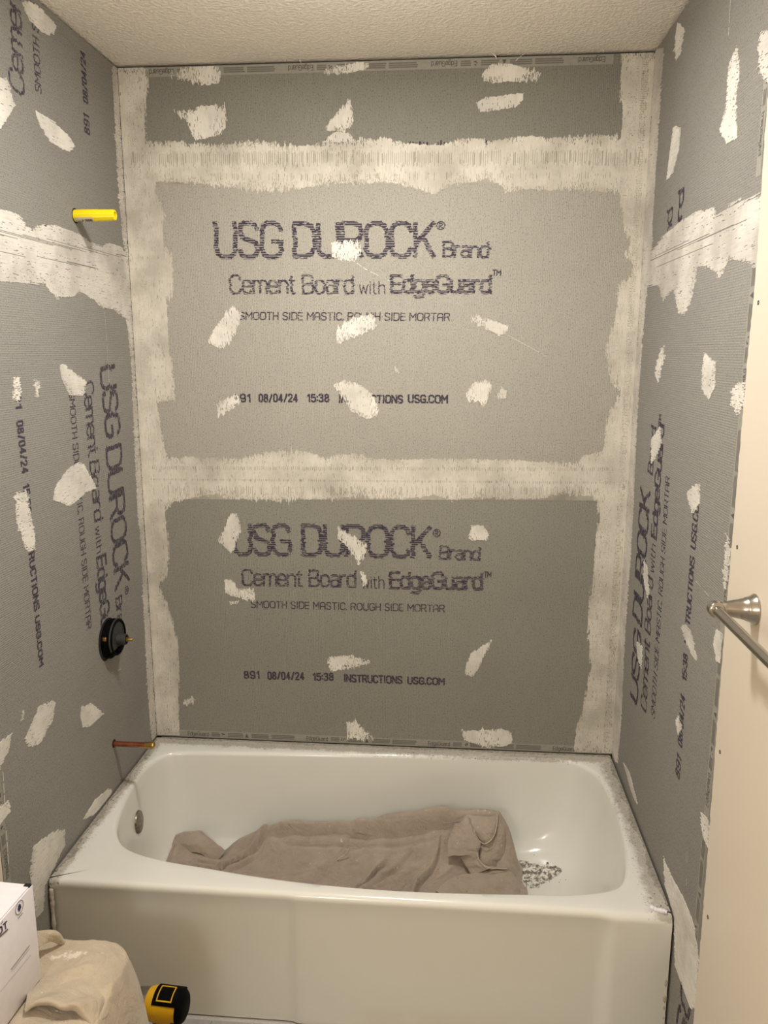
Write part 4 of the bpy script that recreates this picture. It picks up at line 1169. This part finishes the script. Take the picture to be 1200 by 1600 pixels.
# left tail, folded over
fold([[pz(268, 1312, -0.150), pz(285, 1303, -0.155), pz(310, 1301, -0.165), pz(335, 1318, -0.175), pz(352, 1330, -0.185)],
      [pz(268, 1322, -0.175), pz(284, 1318, -0.190), pz(306, 1318, -0.200), pz(325, 1330, -0.205), pz(345, 1340, -0.205)],
      [pz(272, 1332, -0.190), pz(290, 1334, -0.200), pz(303, 1330, -0.210), pz(318, 1338, -0.215), pz(332, 1350, -0.222)]])
hem = [Vector(pz(x, y, yy))+Vector((0, -0.003, 0.002)) for x, y, yy in [(777, 1272, -0.168), (776, 1290, -0.188), (770, 1309, -0.215), (758, 1318, -0.224), (748, 1312, -0.214), (738, 1292, -0.195)]]
bead([tuple(v-Vector(OFF)) for v in hem], 0.0013, 'hem', M['paper'], dc, 6)
hem = [Vector(pz(x, y, yy))+Vector((0, -0.003, 0.002)) for x, y, yy in [(745, 1332, -0.245), (750, 1346, -0.254), (765, 1356, -0.262), (792, 1357, -0.245)]]
bead([tuple(v-Vector(OFF)) for v in hem], 0.0012, 'hem', M['paper'], dc, 7)
# loose thread
q = [Vector(pz(x, y, -0.222))+Vector((0, 0, 0.004)) for x, y in [(545, 1328), (540, 1336), (530, 1343), (524, 1349)]]
bead([tuple(v-Vector(OFF)) for v in q], 0.0016, 'loose_thread', M['paper'], dc, 5)

# debris on the tub floor beside the cloth
V = []; F = []
rr = random.Random(12)
_q = on_tub(838, 1366)[0]; cx, cy = _q.x, _q.y
for k_ in range(120):
    a = rr.uniform(0, 6.28); d = 0.030+abs(rr.gauss(0, 0.018)) if k_ % 2 else abs(rr.gauss(0, 0.04)); x = cx+d*math.cos(a)*1.2; y = cy+d*math.sin(a)*1.0
    crumb((x, y, tub_z(x, y)+0.0002), rr.uniform(0.0010, 0.0032) if k_ > 3 else 0.009)
o = mesh_obj('mortar_debris', V, F, M['grime']); o['kind'] = 'stuff'
tag(o, 'scattered mortar crumbs and a white smear on the tub floor right of the drop cloth', 'debris')
debris = o
V = []; F = []
n = 40; ctr = (cx, cy)
V.append((ctr[0], ctr[1], tub_z(*ctr)+0.0015))
for k in range(n):
    a = 2*math.pi*k/n; d = 0.066*(0.75+0.25*math.sin(3*a+1)+0.16*rr.random()); x = ctr[0]+d*math.cos(a)*1.05; y = ctr[1]+d*math.sin(a)
    V.append((x, y, tub_z(x, y)+0.0006))
for k in range(n): F.append((0, 1+k, 1+(k+1) % n))
M['white_smear'] = (lambda t: t.out(t.mix(t.ramp(t.noise(70, 4, 0.7), [(0.44, G1(0)), (0.56, G1(1))]), srgb(112, 102, 92), srgb(232, 229, 218)), 0.6, 0, t.bump(t.noise(120, 3), 0.6, 0.003)))(NT('white_smear'))
mesh_obj('mortar_smear', V, F, M['white_smear'], debris)

# ================================================================== PLUMBING ON THE LEFT WALL
p = to_wall('left', 117, 337)
sh = thing('shower_pipe_stub', (0, p[0], p[1]), 'short pipe stub in a bright yellow plastic sleeve high on the left wall', 'pipe')
bm = bmesh.new()
lathe_bm(bm, (0.001, 0, 0), (1, 0, 0), [(0, 0.0152), (0.060, 0.0152), (0.062, 0.0146), (0.100, 0.0142), (0.106, 0.0128), (0.1065, 0.0095), (0.090, 0.0080), (0.088, 0.0006)], 12)
bmesh.ops.recalc_face_normals(bm, faces=bm.faces)
bm_obj('plastic_sleeve', bm, M['yellow_plastic'], sh, True, 25)
# wrapped paper label on the lower front side
V = []; F = []
for i, x in enumerate((0.006, 0.052)):
    for k in range(9):
        a = math.radians(-112+k*11); V.append((x, -math.cos(a)*0.0158, math.sin(a)*0.0158))
for k in range(8): F.append((k, k+1, 10+k, 9+k))
lb = mesh_obj('label', V, F, M['paper'], sh, True); lb['label'] = 'cream paper label with black bars'
V = []; F = []; rr = random.Random(4)
x = 0.030
while x < 0.049:
    w = rr.choice((0.0008, 0.0014, 0.0022)); k = len(V)
    for xx in (x, x+w):
        for q in range(4):
            a = math.radians(-75+q*11); V.append((xx, -math.cos(a)*0.0162, math.sin(a)*0.0162))
    for q in range(3): F.append((k+q, k+q+1, k+5+q, k+4+q))
    x += w+rr.choice((0.0007, 0.0012))
for q in range(5):
    xx = 0.010+q*0.0035; k = len(V); a0 = math.radians(-70+rr.randint(-10, 10)); a1 = a0+0.25
    V += [(xx, -math.cos(a0)*0.0162, math.sin(a0)*0.0162), (xx+0.0022, -math.cos(a0)*0.0162, math.sin(a0)*0.0162), (xx+0.0022, -math.cos(a1)*0.0162, math.sin(a1)*0.0162), (xx, -math.cos(a1)*0.0162, math.sin(a1)*0.0162)]
    F.append((k, k+1, k+2, k+3))
mesh_obj('barcode', V, F, M['dark'], lb)
lathe('wall_opening', (0.0002, 0.002, 0.0), (1, 0, 0), [(0, 0.0190), (0.0009, 0.0186)], M['dark'], sh, 20)

p = to_wall('left', 170, 998)
va = thing('mixing_valve', (0, p[0], p[1]), 'round black shower mixing valve with a short brass stem on the left wall', 'valve')
lathe('wall_opening', (0.0002, -0.006, 0.0), (1, 0, 0), [(0, 0.063), (0.001, 0.0625)], M['dark'], va, 40, 0.055)
lathe('back_plate', (0.001, 0, 0.0), (1, 0, 0), [(0, 0.057), (0.010, 0.057), (0.012, 0.055)], M['black'], va, 56, 0.054)
lathe('plaster_guard_rim', (0.012, 0, 0.006), (1, 0, 0), [(0, 0.054), (0.016, 0.053), (0.0185, 0.051), (0.0185, 0.046), (0.014, 0.044)], M['black'], va, 56, 0.058)
lathe('guard_ring', (0.024, 0, 0.006), (1, 0, 0), [(0, 0.0548), (0.003, 0.0545), (0.004, 0.052)], M['grey_plastic'], va, 56, 0.030)
lathe('front_disc', (0.014, 0, 0.006), (1, 0, 0), [(0, 0.045), (0.009, 0.044), (0.011, 0.040), (0.012, 0.0006)], M['black'], va, 48)
lathe('cartridge_sleeve', (0.024, 0, 0.0), (1, 0, 0), [(0, 0.0165), (0.028, 0.0158), (0.029, 0.0150), (0.029, 0.0125), (0.024, 0.0120)], M['grey_plastic'], va, 32)
lathe('stem', (0.046, 0, 0.0), (1, 0, 0), [(0, 0.0070), (0.008, 0.0070), (0.009, 0.0046), (0.024, 0.0046), (0.025, 0.0040), (0.025, 0.0020), (0.022, 0.0016)], M['brass'], va, 20)
for a in (35, 80, 125, 250, 300):
    ca, sa = math.cos(math.radians(a)), math.sin(math.radians(a))
    lathe('screw', (0.0255, ca*0.031, 0.006+sa*0.031), (1, 0, 0), [(0, 0.0034), (0.002, 0.0032), (0.0024, 0.0016)], M['steel'], va, 10)
box('stop_tab', (0.026, -0.010, -0.040), (0.034, 0.012, -0.024), M['black'], va, 0.0015)
box('brass_port', (0.004, -0.056, 0.012), (0.018, -0.046, 0.024), M['brass'], va, 0.002)

p = to_wall('left', 178, 1162)
cp = thing('tub_spout_stub', (0, p[0], p[1]), 'copper pipe stub with a brass cap low on the left wall above the tub', 'pipe')
lathe('copper_pipe', (0.001, 0, 0), (1, 0, 0), [(0, 0.0079), (0.118, 0.0079)], M['copper'], cp, 24)
lathe('brass_cap', (0.096, 0, 0), (1, 0, 0), [(0, 0.0088), (0.001, 0.0100), (0.014, 0.0100), (0.0145, 0.0112), (0.021, 0.0112), (0.0225, 0.0096), (0.026, 0.0088), (0.028, 0.0030), (0.029, 0.0006)], M['brass'], cp, 20, angle=25)
lathe('wall_opening', (0.0002, 0.0, 0.001), (1, 0, 0), [(0, 0.0125), (0.0009, 0.0120)], M['dark'], cp, 16)

# ================================================================== TOWEL BAR
p = hit(1180, 952, 0, W-0.0025)
tb = thing('towel_bar', (W-0.0025, p.y, p.z), 'brushed nickel towel bar on the cream drywall at the right edge', 'towel bar')
for yy in (0, -0.46):
    q = lathe('bar_post', (0, yy, 0), (-1, 0, 0), [(0, 0.0270), (0.002, 0.0272), (0.0035, 0.0262), (0.008, 0.0235), (0.014, 0.0212), (0.0165, 0.0206), (0.0175, 0.0192), (0.030, 0.0168), (0.048, 0.0128), (0.054, 0.0108),
              (0.0555, 0.0112), (0.0575, 0.0112), (0.059, 0.0098), (0.061, 0.0098)], M['nickel'], tb, 48, angle=50)
    s = 1 if yy == 0 else -1
    lathe('end_ball', (-0.068, yy+0.014*s, 0), (0, -s, 0), [(0, 0.0006), (0.0006, 0.004), (0.002, 0.0075), (0.005, 0.0108), (0.010, 0.0130), (0.014, 0.0135), (0.019, 0.0128), (0.022, 0.0120), (0.0225, 0.0138), (0.026, 0.0140), (0.028, 0.0130), (0.029, 0.0090)], M['nickel'], tb, 40, angle=50)
lathe('bar', (-0.068, -0.012, 0), (0, -1, 0), [(0, 0.0086), (0.436, 0.0086)], M['nickel'], tb, 32)

# ================================================================== FOREGROUND: COVERED TOILET, BOX, DRILL
ZT = 0.55
def front_cloth():
    cx, cy = 0.20, -1.43
    hx, hy = 0.200, 0.285
    V = []; F = []
    na, nr = 360, 130
    rr = np.random.default_rng(9)
    ph = rr.uniform(0, 6.28, 8)
    rw = random.Random(8); WR = []
    for _ in range(26):
        a = rw.uniform(-1.2, 1.2)+(1.2 if rw.random() < 0.5 else 0); L = rw.uniform(0.06, 0.16); qx = rw.uniform(0.24, 0.40); qy = -rw.uniform(1.15, 1.40)
        WR.append((qx, qy, qx+L*math.cos(a), qy+L*math.sin(a), rw.uniform(0.004, 0.010), rw.uniform(0.002, 0.006)))
    for pa, pb, w_, h_ in (((146, 1527), (158, 1524), 0.004, 0.006), ((66, 1522), (150, 1524), 0.012, 0.005), ((160, 1522), (215, 1600), 0.006, 0.014), ((172, 1485), (176, 1545), 0.008, 0.008), ((95, 1468), (150, 1466), 0.006, 0.004)):
        a = hit(*pa, 2, 0.55); b = hit(*pb, 2, 0.55); WR.append((a.x, a.y, b.x, b.y, w_, h_))
    for j in range(nr+1):
        t = j/nr
        for i in range(na):
            a = 2*math.pi*i/na
            ca, sa = math.cos(a), math.sin(a)
            n = 8.0
            r = (abs(ca)**n+abs(sa)**n)**(-1/n)
            ex, ey = cx+hx*r*ca, cy+hy*r*sa
            if t <= 0.45:
                s = t/0.45
                x = cx+(ex-cx)*s; y = cy+(ey-cy)*s
                z = ZT-0.010*s**6
                z += 0.0025*math.sin(x*22+y*31)*sst(0, 0.4, s)+0.002*math.sin(x*55-y*18)*sst(0, 0.5, s)
            else:
                s = (t-0.45)/0.55
                drop = s**1.08
                fs = a*8+ph[0]+1.5*math.sin(a*2+ph[1]); fold_ = 1.6*(1-2*abs(math.sin(fs/2))**0.7)+0.5*math.sin(a*17+ph[2])
                out = 0.012*(1-math.exp(-s*9))+0.105*s+0.017*fold_*sst(0.02, 0.6, s)
                dx, dy = ex-cx, ey-cy; L = math.hypot(dx, dy)
                x = ex+dx/L*out; y = ey+dy/L*out
                z = (ZT-0.010)*(1-drop)+0.003
                z -= 0.012*(1-math.exp(-s*30))*(1-s)
            if x < 0.012: x = 0.012+0.0004*math.sin(i*1.3)
            # heaped fold at the wall side, behind the box
            fade = 1.0
            nz_ = 0
            for (ax_, ay_, bx_, by_, w_, h_) in WR:
                dx_, dy_ = bx_-ax_, by_-ay_; L2 = dx_*dx_+dy_*dy_
                q_ = min(1, max(0, ((x-ax_)*dx_+(y-ay_)*dy_)/L2)); d_ = math.hypot(x-ax_-dx_*q_, y-ay_-dy_*q_)
                if d_ < w_*4: nz_ += h_*math.exp(-math.sqrt(d_*d_+4e-6)/w_)*math.sin(math.pi*(0.08+0.84*q_))
            if t <= 0.5: z += nz_
            # crease shelf near the front right
            V.append((x, y, z))
    for j in range(nr):
        for i in range(na):
            k = (i+1) % na
            F.append((j*na+i, (j+1)*na+i, (j+1)*na+k, j*na+k))
    return V, F
fc = thing('canvas_drop_cloth', (0.20, -1.43, 0.0), 'beige canvas drop cloth draped over a low fixture, under the white box', 'cloth')
v, f = front_cloth()
v = [(x-0.20, y+1.43, z) for x, y, z in v]
o = mesh_obj('cloth_sheet', v, f, M['cloth_front'], fc, True)
m = o.modifiers.new('s', 'SOLIDIFY'); m.thickness = 0.003; m.offset = -1
OFF2 = (0.20, -1.43, 0.0)
def pt(px, py, z): q = hit(px, py, 2, z); return (q.x, q.y, q.z)
def fold2(rows): return sheet('cloth_fold', rows, M['cloth_front'], fc, OFF2, 0.003)
# overhanging upper layer whose front edge shows as a dark crease, and the gathered fold at the back left
fold2([[pt(60, 1520, ZT-0.010), pt(95, 1518, ZT-0.010), pt(130, 1520, ZT-0.012), pt(158, 1530, ZT-0.014), pt(172, 1545, ZT-0.03)],
       [pt(45, 1546, ZT+0.006), pt(90, 1546, ZT+0.006), pt(130, 1550, ZT+0.006), pt(156, 1562, ZT-0.002), pt(170, 1585, ZT-0.030)],
       [pt(40, 1576, ZT+0.014), pt(62, 1564, ZT+0.024), pt(96, 1570, ZT+0.020), pt(124, 1572, ZT+0.018), pt(147, 1604, ZT-0.012)],
       [pt(38, 1579, ZT+0.008), pt(62, 1568, ZT+0.014), pt(96, 1575, ZT+0.010), pt(121, 1578, ZT+0.008), pt(143, 1610, ZT-0.020)]])
fold2([[pt(50, 1461, ZT+0.026), pt(68, 1454, ZT+0.034), pt(86, 1457, ZT+0.026), pt(99, 1468, ZT+0.000)],
       [pt(52, 1470, ZT+0.026), pt(68, 1460, ZT+0.034), pt(86, 1462, ZT+0.025), pt(100, 1471, ZT-0.002)],
       [pt(56, 1490, ZT+0.014), pt(66, 1474, ZT+0.024), pt(80, 1468, ZT+0.018), pt(97, 1472, ZT-0.004)]])
fold2([[pt(40, 1620, ZT-0.05), pt(58, 1590, ZT-0.022), pt(80, 1575, ZT-0.006)],
       [pt(52, 1625, ZT-0.04), pt(72, 1592, ZT-0.012), pt(92, 1578, ZT-0.004)],
       [pt(60, 1625, ZT-0.055), pt(80, 1595, ZT-0.030), pt(96, 1580, ZT-0.010)]])

# white carton
BZ = ZT+0.008
c0 = hit(65, 1527, 2, BZ); 
bx = thing('cardboard_box', (c0.x, c0.y, BZ), 'white cardboard carton with navy print standing on the beige drop cloth', 'box', rot=(0, 0, math.radians(-3)))
BW, BD, BH = 0.235, 0.30, 0.187
bm = bmesh.new(); add_box(bm, (-BW, -BD, 0), (0, 0, BH-0.002), 0.0012, 2)
bm_obj('carton_body', bm, M['card'], bx, True, 30)
box('lid_flap', (-BW+0.001, -BD+0.001, BH-0.0015), (-0.002, -0.004, BH+0.0005), M['card'], bx, 0.0004)
box('flap_slot', (-0.012, -0.010, BH-0.003), (-0.001, -0.001, BH+0.0012), M['dark'], bx, 0.0008)
def face_pt(px, py):            # pixel on the carton's right face -> local (y, z)
    nrm = Vector((math.cos(math.radians(-3)), math.sin(math.radians(-3)), 0))
    d = ray(px, py); t = (Vector((c0.x, c0.y, BZ))-CAM).dot(nrm)/d.dot(nrm); q = CAM+d*t-Vector((c0.x, c0.y, BZ))
    e = Vector((-nrm.y, nrm.x, 0)); return (q.dot(e), q.z)
V = []; F = []
def fq(pts):
    k = len(V); V.extend([(0.0006, y, z) for y, z in pts]); F.append(tuple(range(k, k+len(pts))))
def fline(a, b, w):
    a = Vector(face_pt(*a)); b = Vector(face_pt(*b)); n = Vector((-(b-a).y, (b-a).x)).normalized()*w/2
    fq([tuple(a-n), tuple(b-n), tuple(b+n), tuple(a+n)])
# text OT with an accent mark
A = Vector(face_pt(-4, 1464)); B = Vector(face_pt(12, 1449)); Ct = face_pt(10, 1434)
e = (B-A).normalized(); L = (B-A).length; hgt = 0.0135
for q in strokes('OT', L, hgt, 0.0026, 0.25): fq([tuple(A+e*x+Vector((0, y))) for x, y in q])
fline((1, 1444), (4, 1439), 0.0015)
mesh_obj('lettering', V, F, M['navy'], bx)
V = []; F = []
fline((-8, 1470), (12, 1452), 0.0035)
mesh_obj('printed_underline', V, F, M['greyprint'], bx)
V = []; F = []
fline((17, 1515), (46, 1477), 0.0013); fline((18, 1518), (46, 1482), 0.0006); fline((0, 1550), (48, 1492), 0.0005)
mesh_obj('printed_rule', V, F, M['greyprint'], bx)
V = []; F = []
cc = Vector(face_pt(30, 1418))
for k in range(32):
    a0, a1 = 2*math.pi*k/32, 2*math.pi*(k+1)/32
    for r0, r1 in ((0.0105, 0.0118),):
        fq([(cc.x+math.cos(a0)*r0, cc.y+math.sin(a0)*r0), (cc.x+math.cos(a1)*r0, cc.y+math.sin(a1)*r0), (cc.x+math.cos(a1)*r1, cc.y+math.sin(a1)*r1), (cc.x+math.cos(a0)*r1, cc.y+math.sin(a0)*r1)])
for k in range(5): fq([(cc.x-0.006+k*0.0028, cc.y-0.017), (cc.x-0.0045+k*0.0028, cc.y-0.017), (cc.x-0.0045+k*0.0028, cc.y-0.0145), (cc.x-0.006+k*0.0028, cc.y-0.0145)])
mesh_obj('printed_ring', V, F, M['greyprint'], bx)
V = []; F = []
fq([(cc.x+0.0045*math.cos(2*math.pi*k/14)*(1+0.25*math.sin(3*k)), cc.y+0.0065*math.sin(2*math.pi*k/14)) for k in range(14)])
mesh_obj('printed_emblem', V, F, M['navy'], bx)

# cordless drill standing on its battery
q = hit(260, 1570, 2, 0.176)
dr = thing('cordless_drill', (q.x+0.006, q.y, 0.0), 'yellow and black cordless drill standing on the floor between cloth and tub', 'drill', rot=(0, 0, math.radians(180-4)))
Z = 0.176
# +X is the chuck side (turned to point left)
box('battery', (-0.040, -0.036, 0.0), (0.075, 0.036, 0.048), M['black'], dr, 0.006)
box('battery_foot', (-0.044, -0.038, 0.046), (0.070, 0.038, 0.062), M['drill_yellow'], dr, 0.005)
bm = bmesh.new(); lathe_bm(bm, (0.005, 0, 0.058), (0.10, 0, 1), [(0, 0.022), (0.02, 0.018), (0.06, 0.0175), (0.105, 0.021)], 28)
bmesh.ops.recalc_face_normals(bm, faces=bm.faces)
bm_obj('handle', bm, M['drill_yellow'], dr, True, 40)
box('handle_grip', (-0.018, -0.013, 0.07), (0.000, 0.013, 0.150), M['black'], dr, 0.005)
box('trigger', (0.028, -0.008, 0.125), (0.042, 0.008, 0.150), M['black'], dr, 0.004)
def housing(name, x0, x1, w, h, mat, bev, z=Z):
    return box(name, (x0, -w, z-h), (x1, w, z+h), mat, dr, bev)
lathe('motor_housing', (-0.030, 0, Z), (1, 0, 0), [(0, 0.036), (0.002, 0.0375), (0.050, 0.0385), (0.066, 0.0370), (0.078, 0.0330)], M['drill_yellow'], dr, 48)
lathe('rear_cap', (-0.058, 0, Z), (1, 0, 0), [(0.016, 0.024), (0.019, 0.031), (0.024, 0.0360), (0.031, 0.0380), (0.032, 0.0365)], M['black'], dr, 48)
lathe('gear_case', (0.046, 0, Z), (1, 0, 0), [(0, 0.0335), (0.004, 0.0330), (0.030, 0.0300), (0.040, 0.024)], M['steel'], dr, 40)
lathe('chuck', (0.084, 0, Z), (1, 0, 0), [(0, 0.022), (0.002, 0.0225), (0.026, 0.0215), (0.040, 0.0145), (0.042, 0.006)], M['black'], dr, 36)
# black vented top cover with raised selector frame
bm = bmesh.new()
def shell_patch(bm, x0, x1, a0, a1, r0, r1, n=10):
    rows = []
    for x in (x0, x1):
        for r in (r0, r1):
            rows.append([bm.verts.new((x, math.sin(a0+(a1-a0)*k/n)*r, Z+math.cos(a0+(a1-a0)*k/n)*r)) for k in range(n+1)])
    a, b, c, d = rows      # (x0,r0) (x0,r1) (x1,r0) (x1,r1)
    for k in range(n):
        bm.faces.new((b[k], b[k+1], d[k+1], d[k])); bm.faces.new((a[k], a[k+1], b[k+1], b[k])); bm.faces.new((c[k], d[k], d[k+1], c[k+1]))
    bm.faces.new((a[0], b[0], d[0], c[0])); bm.faces.new((a[n], c[n], d[n], b[n]))
R3 = math.radians
shell_patch(bm, -0.032, 0.028, R3(-60), R3(52), 0.036, 0.0400, 16)
bmesh.ops.recalc_face_normals(bm, faces=bm.faces); bm_obj('top_cover', bm, M['black'], dr)
bm = bmesh.new()
for a in ((-0.018, 0.018, R3(-14), R3(-10)), (-0.018, 0.018, R3(36), R3(40)), (-0.018, -0.016, R3(-14), R3(40)), (0.016, 0.018, R3(-14), R3(40))): shell_patch(bm, *a, 0.040, 0.0425, 8)
bmesh.ops.recalc_face_normals(bm, faces=bm.faces); bm_obj('cover_outline', bm, M['drill_yellow'], dr)
bm = bmesh.new(); shell_patch(bm, -0.014, 0.014, R3(-8), R3(34), 0.039, 0.0425, 10)
bmesh.ops.recalc_face_normals(bm, faces=bm.faces); bm_obj('selector', bm, M['black'], dr)
bm = bmesh.new()
for k in range(4): shell_patch(bm, -0.028, -0.018, R3(108+k*8), R3(111+k*8), 0.0375, 0.0392, 3)
bmesh.ops.recalc_face_normals(bm, faces=bm.faces); bm_obj('vent', bm, M['dark'], dr)

# ================================================================== LAMPS (out of frame)
cl = thing('ceiling_light', (0.76, -0.86, H), 'round flush ceiling light above the front of the tub', 'lamp')
lathe('base_ring', (0, 0, 0), (0, 0, -1), [(0, 0.09), (0.014, 0.09), (0.018, 0.084), (0.018, 0.03), (0.06, 0.022)], M['nickel'], cl, 40)
M['lamp_glass'] = (lambda t: t.out(srgb(250, 244, 230), 0.4, 0, None, Emission_Color=(1, 0.96, 0.88, 1), Emission_Strength=4.0))(NT('lamp_glass'))
lathe('diffuser', (0, 0.02, -0.019), (0, 0, -1), [(0, 0.080), (0.010, 0.080), (0.020, 0.070), (0.026, 0.050), (0.0275, 0.0006)], M['lamp_glass'], cl, 40)
